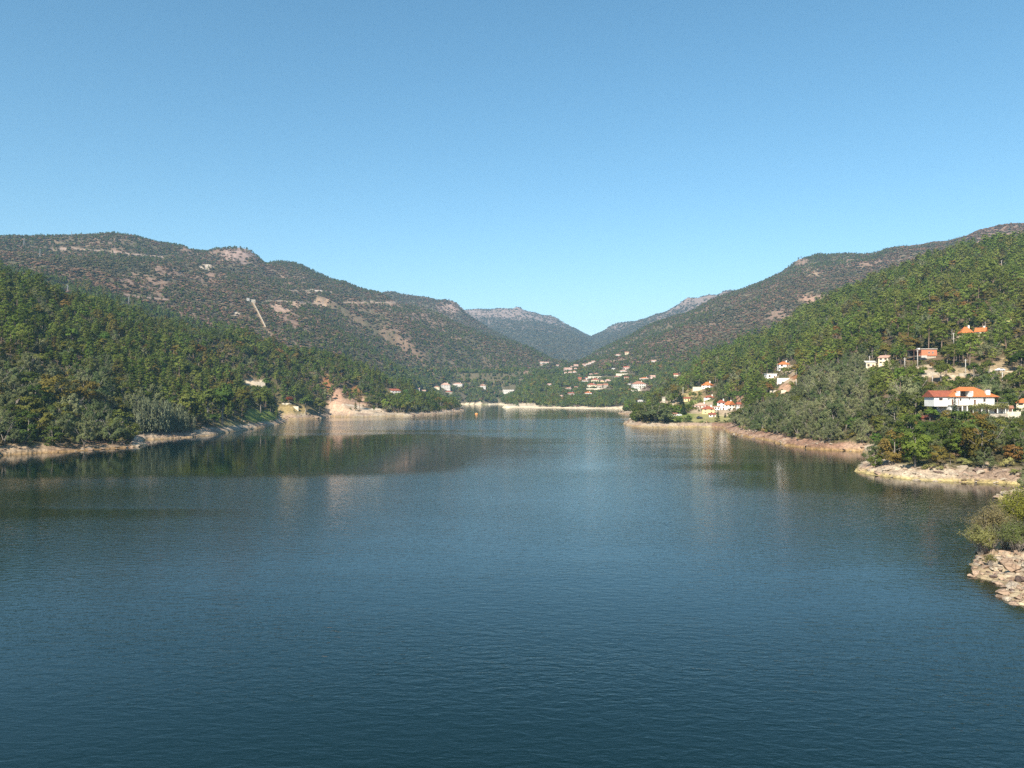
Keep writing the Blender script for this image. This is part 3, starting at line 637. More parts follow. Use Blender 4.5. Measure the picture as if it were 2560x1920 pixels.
# ------------------------------------------------------------------ the lake
def water_mat():
    m, n, l = new_mat('lake_water')
    geo = N(n, 'ShaderNodeNewGeometry')
    def nz(scale, sx, sy, rot, det=2.0, rough=0.5, dist=0.0):
        mp = N(n, 'ShaderNodeMapping'); mp.inputs['Scale'].default_value = (sx, sy, 1); mp.inputs['Rotation'].default_value = (0, 0, rot)
        l.new(geo.outputs['Position'], mp.inputs[0])
        t = N(n, 'ShaderNodeTexNoise'); t.inputs['Scale'].default_value = scale; t.inputs['Detail'].default_value = det; t.inputs['Roughness'].default_value = rough; t.inputs['Distortion'].default_value = dist
        l.new(mp.outputs[0], t.inputs['Vector']); return t.outputs[0]
    a = nz(1.25, 0.48, 1.0, 0.38, 3, 0.55, 0.5); b = nz(3.4, 0.55, 1.0, -0.2, 2, 0.6, 0.3); c = nz(0.13, 0.4, 1.0, 0.1, 2)
    at = N(n, 'ShaderNodeAttribute'); at.attribute_name = 'calm'
    dep = N(n, 'ShaderNodeAttribute'); dep.attribute_name = 'depth'
    s1 = N(n, 'ShaderNodeMath', operation='MULTIPLY'); l.new(a, s1.inputs[0]); s1.inputs[1].default_value = 1.0
    s2 = N(n, 'ShaderNodeMath', operation='MULTIPLY_ADD'); l.new(b, s2.inputs[0]); s2.inputs[1].default_value = 0.33; l.new(s1.outputs[0], s2.inputs[2])
    s3 = N(n, 'ShaderNodeMath', operation='MULTIPLY_ADD'); l.new(c, s3.inputs[0]); s3.inputs[1].default_value = 0.5; l.new(s2.outputs[0], s3.inputs[2])
    # wind patches: broad streaks
    w = nz(0.010, 0.30, 1.0, 0.12, 4, 0.55, 0.6)
    wv = maprange(n, l, w, 0.36, 0.64, 0.55, 1.7, True)
    st = N(n, 'ShaderNodeMath', operation='MULTIPLY'); l.new(wv, st.inputs[0]); l.new(at.outputs['Fac'], st.inputs[1])
    hgt = N(n, 'ShaderNodeMath', operation='MULTIPLY'); l.new(s3.outputs[0], hgt.inputs[0]); l.new(st.outputs[0], hgt.inputs[1])
    bp = N(n, 'ShaderNodeBump'); bp.inputs['Strength'].default_value = 1.0; bp.inputs['Distance'].default_value = WAVE
    l.new(hgt.outputs[0], bp.inputs['Height'])
    gl = N(n, 'ShaderNodeBsdfGlossy'); gl.inputs['Roughness'].default_value = 0.04; gl.inputs['Color'].default_value = (1, 1, 1, 1)
    l.new(bp.outputs[0], gl.inputs['Normal'])
    body = N(n, 'ShaderNodeBsdfDiffuse'); body.inputs['Color'].default_value = (0.0014, 0.0105, 0.0098, 1)
    tr = N(n, 'ShaderNodeBsdfTransparent'); tr.inputs['Color'].default_value = (0.72, 0.78, 0.55, 1)
    # shallows: the bed shows through where the water is thin
    mu = N(n, 'ShaderNodeMath', operation='MULTIPLY'); l.new(dep.outputs['Fac'], mu.inputs[0]); mu.inputs[1].default_value = -0.9
    ex = N(n, 'ShaderNodeMath', operation='EXPONENT'); l.new(mu.outputs[0], ex.inputs[0])
    m1 = N(n, 'ShaderNodeMixShader'); l.new(ex.outputs[0], m1.inputs[0]); l.new(body.outputs[0], m1.inputs[1]); l.new(tr.outputs[0], m1.inputs[2])
    fr = N(n, 'ShaderNodeFresnel'); fr.inputs['IOR'].default_value = 1.33; l.new(bp.outputs[0], fr.inputs['Normal'])
    m2 = N(n, 'ShaderNodeMixShader'); l.new(fr.outputs[0], m2.inputs[0]); l.new(m1.outputs[0], m2.inputs[1]); l.new(gl.outputs[0], m2.inputs[2])
    o = N(n, 'ShaderNodeOutputMaterial'); l.new(m2.outputs[0], o.inputs[0])
    return m
WAVE = 0.034
M['water'] = water_mat()

def build_water():
    uc = np.concatenate([np.linspace(-9000, -200, 30, endpoint=False), np.arange(-200, 2800, 8.0), np.linspace(2800, 9500, 30)])
    yr = np.concatenate([np.linspace(12, 60, 16, endpoint=False), np.geomspace(60, 2400, 420)])
    U, Y = np.meshgrid(uc, yr); X = (U - CU) / F * Y
    sd = shore_sd(X, Y).reshape(U.shape)
    near = np.clip(1.2 - Y / 1200, 0.15, 1)
    sd = sd + fbm(X / 9, Y / 9, 3, 4) * 3.2 * near
    depth = np.maximum(-sd, 0) * 0.33
    V = HY + CAMH / Y * F
    # wind: sheltered, calmer water under the left shore and in the far reach, ruffled lanes between
    calm = np.ones(U.shape)
    wob = fbm(X / 60, Y / 90, 77, 4) 
    def band(v0, v1, u0, u1, val, soft=4):
        nonlocal calm
        w = sstep(v0 - soft, v0 + soft, V + wob * 6) * (1 - sstep(v1 - soft * 3, v1 + soft * 3, V + wob * 10)) * sstep(u0 - 60, u0 + 60, U + wob * 80) * (1 - sstep(u1 - 160, u1 + 160, U + wob * 120))
        calm = calm * (1 - w) + val * w
    band(1046, 1084, 640, 1700, 2.4)
    band(1092, 1106, 330, 700, 2.0, 3)
    band(1186, 1500, -3000, 2000, 1.35, 8)
    band(1086, 1186, -3000, 1180, 0.22)
    calm = np.where(V > 1450, calm * (1 + 0.5 * sstep(1450, 1750, V)), calm)
    band(1268, 1292, -3000, 560, 0.6, 5)
    band(1064, 1066, 800, 1100, 0.4, 2)
    band(1030, 1036, 1150, 1540, 0.3, 2)
    band(1060, 1230, 1790, 3500, 0.55, 5)
    calm = calm * np.where(sd > -25, 0.6 + 0.4 * np.clip(-sd / 25, 0, 1), 1)
    nr, nc = U.shape
    vid = np.arange(nr * nc).reshape(nr, nc)
    q = np.stack([vid[:-1, :-1], vid[:-1, 1:], vid[1:, 1:], vid[1:, :-1]], -1).reshape(-1, 4)
    keep = sd.ravel()[q].min(1) < 14
    q = q[keep]
    P = np.stack([X.ravel(), Y.ravel(), np.zeros(X.size)], -1)
    x0, x1 = X[0].min(), X[0].max()
    # the water under and behind the viewpoint
    n0 = len(P)
    P = np.vstack([P, [(-900, -600, 0), (900, -600, 0), (900, 12, 0), (-900, 12, 0)]])
    # front edge runs straight at Y = 12
    me = make_mesh('lake', P, [q, np.array([[n0, n0 + 1, n0 + 2, n0 + 3]])], [M['water']], smooth=True)
    for nm, arr, dv in (('calm', calm, 1.0), ('depth', depth, 20.0)):
        at = me.attributes.new(nm, 'FLOAT', 'POINT')
        at.data.foreach_set('value', np.concatenate([arr.ravel(), np.full(4, dv)]).astype(np.float32))
    tag(obj('lake_water', me), 'dark blue rippled lake filling the valley floor', kind='structure')
build_water()

# ------------------------------------------------------------------ trees: one crown and one trunk mesh per variant
def leaf_cloud(cen, nrm, size, r, aspect=0.6, rand=0.7, droop=0.0):
    """one small four-cornered leaf spray per row of cen, facing roughly nrm"""
    n = len(cen)
    d = nrm + r.normal(0, rand, (n, 3)); d /= np.linalg.norm(d, axis=1, keepdims=True) + 1e-9
    a = np.cross(d, r.normal(0, 1, (n, 3))); a /= np.linalg.norm(a, axis=1, keepdims=True) + 1e-9
    b = np.cross(d, a)
    s = (size * r.uniform(0.6, 1.4, n))[:, None]
    v = np.stack([cen - a * s, cen - b * s * aspect, cen + a * s, cen + b * s * aspect], 1)
    v[:, 2, 2] -= droop * s[:, 0]
    return v.reshape(-1, 3), np.arange(4 * n).reshape(n, 4)

def clumps_to_leaves(clumps, per, size, r, aspect=0.6, squash=0.8, rand=0.7, shell=0.55, droop=0.0):
    cs = []; ns = []
    for (c, rad) in clumps:
        d = r.normal(0, 1, (per, 3)); d /= np.linalg.norm(d, axis=1, keepdims=True)
        low = d[:, 2] < -0.35; d[low, 2] *= -0.6
        rr = rad * (shell + (1 - shell) * r.random(per)) 
        p = d * rr[:, None] * np.array((1, 1, squash)) * r.uniform(0.85, 1.15, (1, 3)) + np.array(c)
        cs.append(p); ns.append(d * 0.7 + np.array((0, 0, 0.3)))
    C = np.vstack(cs); mid = C.mean(0); out = C - np.array((mid[0], mid[1], mid[2] * 0.9)); out /= np.linalg.norm(out, axis=1, keepdims=True) + 1e-6
    return leaf_cloud(C, np.vstack(ns) + out * 0.8, size, r, aspect, rand * 0.6, droop)

def trunk_mb(H, r0, r, limbs=4, lean=0.04, crown0=0.45, spread=1.6, seg=6, stems=1):
    mb = MB(); tips = []
    for s in range(stems):
        az = r.uniform(0, 6.28); L = lean * (1 + 2.5 * (stems > 1))
        off = np.array((math.cos(az), math.sin(az))) * L * H
        P = [(0, 0, -0.6), (off[0] * 0.1 + r.normal(0, 0.02) * H * 0.2, off[1] * 0.1, H * 0.25), (off[0] * 0.5, off[1] * 0.5 + r.normal(0, 0.02) * H * 0.2, H * 0.6), (off[0], off[1], H * 0.95)]
        mb.tube(P, [r0, r0 * 0.8, r0 * 0.5, r0 * 0.12], seg)
        for i in range(limbs):
            t = crown0 + (0.9 - crown0) * (i + 0.5) / limbs; aa = r.uniform(0, 6.28)
            bx, by, bz = off[0] * t, off[1] * t, H * t
            ln = spread * (1.15 - t) * 1.3
            mb.tube([(bx, by, bz), (bx + math.cos(aa) * ln * 0.5, by + math.sin(aa) * ln * 0.5, bz + ln * 0.25), (bx + math.cos(aa) * ln, by + math.sin(aa) * ln, bz + ln * 0.6)], [r0 * 0.35, r0 * 0.22, r0 * 0.08], 4)
    return mb

def crown(kind, r, lod):
    """leaf sprays of a crown; all kinds about 10 m tall at scale 1"""
    per = {0: 1.0, 1: 0.30, 2: 0.10}[lod]; grow = {0: 1.0, 1: 1.75, 2: 2.9}[lod]
    cl = []
    if kind == 'pine':           # maritime pine: bare pole below, rounded irregular top
        for i in range(20):
            t = 0.46 + 0.52 * ((i + r.random()) / 20); w = 2.3 * math.sin(math.pi * min(1, ((t - 0.40) / 0.62)) ** 0.75) ** 0.8 + 0.15
            a = i * 2.4 + r.normal(0, 0.4); rr = w * r.uniform(0.35, 0.9)
            cl.append(((rr * math.cos(a), rr * math.sin(a), 10 * t), r.uniform(0.7, 1.15)))
        return clumps_to_leaves(cl, int(46 * per) + 2, 0.30 * grow, r, 0.35, 0.7, 0.6)
    if kind == 'cone':           # younger pine, foliage nearly to the ground
        for i in range(24):
            t = 0.14 + 0.84 * ((i + r.random()) / 24); w = 2.5 * (1 - t) ** 0.8 + 0.2
            a = i * 2.4 + r.normal(0, 0.4); rr = w * r.uniform(0.45, 0.95)
            cl.append(((rr * math.cos(a), rr * math.sin(a), 10 * t), r.uniform(0.65, 1.05) * (1.15 - 0.5 * t)))
        return clumps_to_leaves(cl, int(42 * per) + 2, 0.32 * grow, r, 0.35, 0.75, 0.6)
    if kind == 'oak':            # broad rounded crown
        for i in range(26):
            u = r.normal(0, 1, 3); u /= np.linalg.norm(u); u[2] = abs(u[2]) * 1.0 - 0.35 * (r.random() < 0.4)
            k = r.uniform(0.55, 0.95)
            cl.append(((u[0] * 3.4 * k, u[1] * 3.4 * k, 5.6 + u[2] * 3.6 * k), r.uniform(0.9, 1.5)))
        return clumps_to_leaves(cl, int(56 * per) + 2, 0.30 * grow, r, 0.65, 0.8, 0.6)
    if kind == 'roundoak':       # crown down to the ground
        for i in range(34):
            u = r.normal(0, 1, 3); u /= np.linalg.norm(u); k = r.uniform(0.6, 0.95)
            cl.append(((u[0] * 3.9 * k, u[1] * 3.9 * k, 4.9 + u[2] * 4.3 * k), r.uniform(0.9, 1.6)))
        return clumps_to_leaves(cl, int(62 * per) + 2, 0.27 * grow, r, 0.65, 0.8, 0.6)
    if kind == 'mimosa':         # feathery plumes leaning out and up
        for i in range(40):
            a = r.uniform(0, 6.28); k = r.random() ** 0.6
            h = 0.9 + 8.3 * (1 - k ** 2 * 0.72) * r.uniform(0.35, 1.0)
            for j in range(2):
                f = 1 + 0.14 * j
                cl.append(((3.5 * k * f * math.cos(a), 3.5 * k * f * math.sin(a), h + 0.55 * j), r.uniform(0.6, 0.95) * (1 - 0.2 * j)))
        return clumps_to_leaves(cl, int(30 * per) + 2, 0.34 * grow, r, 0.26, 1.15, 0.45, droop=0.7)
    if kind == 'scrub':          # low dense bush, 4 m
        for i in range(9):
            a = r.uniform(0, 6.28); k = r.random() ** 0.5
            cl.append(((2.2 * k * math.cos(a), 2.2 * k * math.sin(a), 1.0 + 2.2 * (1 - k * k) * r.uniform(0.6, 1.1)), r.uniform(0.7, 1.2)))
        return clumps_to_leaves(cl, int(44 * per) + 3, 0.30 * grow, r, 0.55, 0.8, 0.6)
    if kind == 'cypress':
        for i in range(26):
            t = 0.06 + 0.92 * (i / 26); w = 1.25 * math.sin(math.pi * (0.15 + 0.85 * t) ** 0.9) ** 0.7 * (1.1 - 0.65 * t)
            a = i * 2.4; cl.append(((w * 0.6 * math.cos(a), w * 0.6 * math.sin(a), 10 * t), 0.62 * (1.2 - 0.6 * t)))
        return clumps_to_leaves(cl, int(60 * per) + 3, 0.20 * grow, r, 0.4, 1.3, 0.5)
    if kind == 'bamboo':         # tight clump of upright plumes, 10 m
        cs = []; ns = []
        for i in range(34):
            a = r.uniform(0, 6.28); k = r.random() ** 0.5 * 2.6; h = r.uniform(6.5, 10) * (1 - 0.05 * k)
            m = int(44 * per) + 4; t = r.random(m) ** 0.7; lean = 0.25 * k / 2.6
            w = 0.42 * (1.1 - t)
            p = np.stack([math.cos(a) * (k + lean * 3 * t ** 2) + r.normal(0, 1, m) * w, math.sin(a) * (k + lean * 3 * t ** 2) + r.normal(0, 1, m) * w, h * (0.06 + 0.94 * t)], 1)
            cs.append(p); ns.append(np.tile((math.cos(a), math.sin(a), 0.3), (m, 1)))
        c = np.vstack(cs); nn = np.vstack(ns); n = len(c)
        up = np.tile((0, 0, 1.0), (n, 1)) + r.normal(0, 0.35, (n, 3)); up /= np.linalg.norm(up, axis=1, keepdims=True)
        sd_ = np.cross(up, nn + r.normal(0, 0.5, (n, 3))); sd_ /= np.linalg.norm(sd_, axis=1, keepdims=True) + 1e-9
        s = (0.42 * grow ** 0.6 * r.uniform(0.6, 1.4, n))[:, None]
        v = np.stack([c - up * s, c - sd_ * s * 0.3, c + up * s, c + sd_ * s * 0.3], 1)
        return v.reshape(-1, 3), np.arange(4 * n).reshape(n, 4)

TRUNK = {'pine': dict(H=9.6, r0=0.2, limbs=5, crown0=0.5), 'cone': dict(H=9.4, r0=0.2, limbs=4, crown0=0.3), 'oak': dict(H=8.0, r0=0.3, limbs=7, crown0=0.3, spread=3.2),
         'mimosa': dict(H=8.0, r0=0.16, limbs=3, stems=3, lean=0.12, spread=2.5), 'roundoak': dict(H=7.6, r0=0.28, limbs=6, crown0=0.25, spread=3.0), 'scrub': dict(H=2.6, r0=0.07, limbs=2, stems=3, lean=0.2, spread=1), 'cypress': dict(H=9, r0=0.16, limbs=0), 'bamboo': dict(H=7, r0=0.05, limbs=0, stems=9, lean=0.12)}

VAR = {}        # (kind, material, lod) -> list of (trunk mesh, crown mesh)
def variants(kind, mat, lod, n, seed=0):
    key = (kind, mat, lod)
    if key not in VAR:
        out = []
        for i in range(n):
            r = np.random.default_rng(1000 * seed + i * 7 + len(kind) * 13 + lod)
            cv, cf = crown(kind, r, lod)
            tm = trunk_mb(r=r, seg=6 if lod == 0 else 4, **TRUNK[kind])
            bark = M['bark'] if kind in ('pine', 'cone') else M['bark_grey']
            out.append((tm.mesh(kind + '_trunk', [bark], True), make_mesh(kind + '_crown', cv, cf, [M[mat]]), tm, cv, cf, bark))
        VAR[key] = out
    return VAR[key]

PROTO_N = [0]
def protos(col, kind, mat, lod, n, trunk=True, seed=0):
    """unplaced patterns for the uncountable woods: trunk and crown in one mesh"""
    idx = []
    for (tme, cme, tm, cv, cf, bark) in variants(kind, mat, lod, n, seed):
        if trunk:
            nt = len(tm.v); tv = np.array(tm.v, float)
            quads = np.array([f for f in tm.f if len(f) == 4]) + len(cv)
            me = make_mesh(kind, np.vstack([cv, tv]), np.vstack([cf, quads]), [M[mat], bark], mat_idx=np.concatenate([np.zeros(len(cf)), np.ones(len(quads))]))
        else: me = cme
        o = bpy.data.objects.new('pattern_%03d' % PROTO_N[0], me); PROTO_N[0] += 1
        col.objects.link(o); idx.append(len(col.objects) - 1)
    return idx

def scatter_object(name, label, P, idx, scl, rot, col):
    """one object: every point carries a tree of the wood"""
    me = bpy.data.meshes.new(name); me.vertices.add(len(P)); me.vertices.foreach_set('co', np.asarray(P, np.float32).ravel())
    a = me.attributes.new('idx', 'INT', 'POINT'); a.data.foreach_set('value', np.asarray(idx, np.int32))
    a = me.attributes.new('scl', 'FLOAT_VECTOR', 'POINT'); a.data.foreach_set('vector', np.asarray(scl, np.float32).ravel())
    a = me.attributes.new('rot', 'FLOAT_VECTOR', 'POINT'); a.data.foreach_set('vector', np.asarray(rot, np.float32).ravel())
    me.update()
    o = tag(obj(name, me), label, kind='stuff')
    ng = bpy.data.node_groups.new(name, 'GeometryNodeTree')
    ng.interface.new_socket('Geometry', in_out='INPUT', socket_type='NodeSocketGeometry'); ng.interface.new_socket('Geometry', in_out='OUTPUT', socket_type='NodeSocketGeometry')
    gi = ng.nodes.new('NodeGroupInput'); go = ng.nodes.new('NodeGroupOutput')
    iop = ng.nodes.new('GeometryNodeInstanceOnPoints'); ci = ng.nodes.new('GeometryNodeCollectionInfo')
    ci.inputs['Collection'].default_value = col; ci.inputs['Separate Children'].default_value = True; ci.inputs['Reset Children'].default_value = True
    def named(nm, t):
        nn = ng.nodes.new('GeometryNodeInputNamedAttribute'); nn.data_type = t; nn.inputs['Name'].default_value = nm
        return [s for s in nn.outputs if s.enabled and s.name == 'Attribute'][0]
    lk = ng.links
    lk.new(gi.outputs[0], iop.inputs['Points']); lk.new(ci.outputs[0], iop.inputs['Instance']); iop.inputs['Pick Instance'].default_value = True
    lk.new(named('idx', 'INT'), iop.inputs['Instance Index']); lk.new(named('scl', 'FLOAT_VECTOR'), iop.inputs['Scale'])
    e2r = ng.nodes.new('FunctionNodeEulerToRotation'); lk.new(named('rot', 'FLOAT_VECTOR'), e2r.inputs[0]); lk.new(e2r.outputs[0], iop.inputs['Rotation'])
    lk.new(iop.outputs[0], go.inputs[0])
    md = o.modifiers.new('scatter', 'NODES'); md.node_group = ng
    return o

# ------------------------------------------------------------------ where things stand (filled before the woods so that trees keep clear of them)
KEEP = []      # (u0, u1, row top, row base, Y): nothing may stand in front of these
FOOT = []      # (X, Y, radius): no tree grows here
def reserve(u0, u1, yt, yb, Y, pad=2): KEEP.append((u0 - pad, u1 + pad, yt, yb, Y))

def place_filter(U, Y, Z, hgt, half):
    """shrink or drop trees that would stand in front of a house, or on it"""
    X = (U - CU) / F * Y
    s = np.ones(len(U)); base = HY - (Z - CAMH) / Y * F
    for u0, u1, yt, yb, Yh in KEEP:
        hw = half / Y * F
        m = (U + hw > u0) & (U - hw < u1) & (Y < Yh) 
        if not m.any(): continue
        top = base - hgt * s / Y * F
        m &= (top < yb - 1) & (base > yt)
        if not m.any(): continue
        allow = np.maximum((base - (yb - 1)) * Y / F, 0)
        s = np.where(m, np.minimum(s, allow / hgt), s)
    for x, y, r in FOOT:
        s = np.where((X - x) ** 2 + (Y - y) ** 2 < (r + half * 0.5) ** 2, 0, s)
    return s

# ------------------------------------------------------------------ buildings
def unit_window():
    mb = MB()
    mb.box(-0.5, 0.5, -0.03, 0.02, 0, 1, 1)
    mb2 = [(-0.5, -0.4), (0.4, 0.5), (-0.04, 0.04)]
    for a, b in mb2: mb.box(a, b, -0.06, -0.031, 0, 1, 0)
    mb.box(-0.399, -0.041, -0.06, -0.031, 0.9, 1.0, 0); mb.box(0.041, 0.399, -0.06, -0.031, 0.9, 1.0, 0)
    mb.box(-0.399, -0.041, -0.06, -0.031, 0, 0.1, 0); mb.box(0.041, 0.399, -0.06, -0.031, 0, 0.1, 0)
    return mb
WIN_W = unit_window().mesh('window', [M['concrete'], M['glass']]); WIN_B = unit_window().mesh('window', [M['wood'], M['glass']])
DOOR = MB().box(-0.5, 0.5, -0.05, 0.02, 0, 1, 0).box(-0.4, 0.4, -0.07, -0.051, 0.05, 0.9, 0).mesh('door', [M['wood']])

def wall_mb(w, d, h, gable=0.0, axis='x', base=3.0):
    mb = MB().box(-w / 2, w / 2, -d / 2, d / 2, -base, h)
    if gable:
        if axis == 'x': mb.add([(-w / 2, -d / 2, h), (-w / 2, d / 2, h), (-w / 2, 0, h + gable), (w / 2, -d / 2, h), (w / 2, d / 2, h), (w / 2, 0, h + gable)], [(0, 2, 1), (3, 4, 5), (0, 3, 5, 2), (1, 2, 5, 4)])
        else: mb.add([(-w / 2, -d / 2, h), (w / 2, -d / 2, h), (0, -d / 2, h + gable), (-w / 2, d / 2, h), (w / 2, d / 2, h), (0, d / 2, h + gable)], [(0, 1, 2), (3, 5, 4), (0, 2, 5, 3), (1, 4, 5, 2)])
    return mb

def roof_mb(kind, w, d, h, rise, over=0.45, axis='x'):
    mb = MB(); W, D = w / 2 + over, d / 2 + over; t = 0.16; z0 = h + 0.004 - over * rise / (d / 2 if axis == 'x' else w / 2) * 0.6
    if kind == 'flat': return mb.box(-W, W, -D, D, h + 0.003, h + 0.3)
    if kind == 'shed': return mb.add([(-W, -D, h + 0.01), (W, -D, h + 0.01), (W, D, h + rise), (-W, D, h + rise), (-W, -D, h + 0.2), (W, -D, h + 0.2), (W, D, h + rise + 0.2), (-W, D, h + rise + 0.2)],
                                     [(0, 3, 2, 1), (4, 5, 6, 7), (0, 1, 5, 4), (1, 2, 6, 5), (2, 3, 7, 6), (3, 0, 4, 7)])
    hip = kind == 'hip'
    if axis == 'x': rx = max(W - D * 0.95, 0.15) if hip else W; ridge = [(-rx, 0, h + rise + t), (rx, 0, h + rise + t)]
    else: ry = max(D - W * 0.95, 0.15) if hip else D; ridge = [(0, -ry, h + rise + t), (0, ry, h + rise + t)]
    b = [(-W, -D, z0), (W, -D, z0), (W, D, z0), (-W, D, z0)]; e = [(x, y, z + t) for x, y, z in b]
    v = b + e + ridge
    f = [(0, 3, 2, 1), (0, 1, 5, 4), (1, 2, 6, 5), (2, 3, 7, 6), (3, 0, 4, 7)]
    if axis == 'x': f += [(4, 5, 9, 8), (6, 7, 8, 9), (5, 6, 9), (7, 4, 8)]
    else: f += [(4, 5, 8), (5, 6, 9, 8), (6, 7, 9), (7, 4, 8, 9)]
    return mb.add(v, f)

def house(name, label, u0, u1, yt, yb, wall='white', roof='tile', rk='hip', storeys=1, yaw=0.0, axis='x', rise=0.32, depth=0.8, cat='house', group=None, wins=True, chimney=True, Y=None, door=True, ymin=0, ymax=9999, show=0.8, base=3.0):
    """a house whose front spans photo columns u0..u1 and rows yt..yb, set on the slope it stands on"""
    uc = (u0 + u1) / 2
    if Y is None: x, Y, z = ground_hit(uc, yb, ymin, ymax)
    else: x, z = (uc - CU) / F * Y, CAMH - (yb - HY) / F * Y
    z = CAMH - (yb - HY) / F * Y
    px = Y / F
    span = (u1 - u0) * px; hgt = (yb - yt) * px
    # a turned house shows part of its side: solve the front width for the same span
    w = span / (abs(math.cos(yaw)) + depth * abs(math.sin(yaw))); d = w * depth
    if depth * w < 4 and rk != 'flat': d = max(d, 4.0)
    h = hgt * (1 - rise) if rk != 'flat' else hgt - 0.3; ris = hgt - h
    face = math.atan2(-x, Y) * 1.0          # front turned to the viewpoint, then yaw
    root = obj(name, None, loc=(x, Y + d * 0.4, z), rot=(0, 0, face + yaw)); root.empty_display_size = 0.5
    tag(root, label, cat, group)
    wall_mb(w, d, h, ris if rk == 'gable' else 0, axis, base).build('wall', M[wall], root)
    rf = roof_mb(rk, w, d, h, ris, 0.4, axis).build('roof', M[roof], root)
    if chimney and rk in ('hip', 'gable'):
        MB().box(w * 0.22, w * 0.22 + 0.8, 0.2, 0.9, h, h + ris + 0.9).box(w * 0.22 - 0.1, w * 0.22 + 0.9, 0.1, 1.0, h + ris + 0.904, h + ris + 1.02).build('chimney', M['white'], rf)
    if wins:
        sh = h / storeys; n = max(2, int(round(w / 3.6)))
        wm = WIN_B if wall in ('white', 'cream') else WIN_W
        for s in range(storeys):
            for i in range(n):
                xx = -w / 2 + w * (i + 0.5) / n
                if door and s == 0 and i == n // 2:
                    obj('door', DOOR, root, (xx, -d / 2 - 0.02, 0.02), scale=(1.1, 1, min(2.1, sh * 0.82))); continue
                obj('window', wm, root, (xx, -d / 2 - 0.02, s * sh + sh * 0.34), scale=(min(1.5, w / n * 0.5), 1, min(1.4, sh * 0.46)))
        m = max(1, int(d / 4.5))
        for sx in (-1, 1):
            for i in range(m):
                obj('window', wm, root, (sx * (w / 2 + 0.02), -d / 2 + d * (i + 0.5) / m, (storeys - 1) * sh + sh * 0.34), rot=(0, 0, sx * math.pi / 2), scale=(1.1, 1, min(1.3, sh * 0.46)))
    reserve(u0, u1, yt, yt + (yb - yt) * show, Y); FOOT.append((x, Y + d * 0.4, max(w, d) * 0.62))
    return root

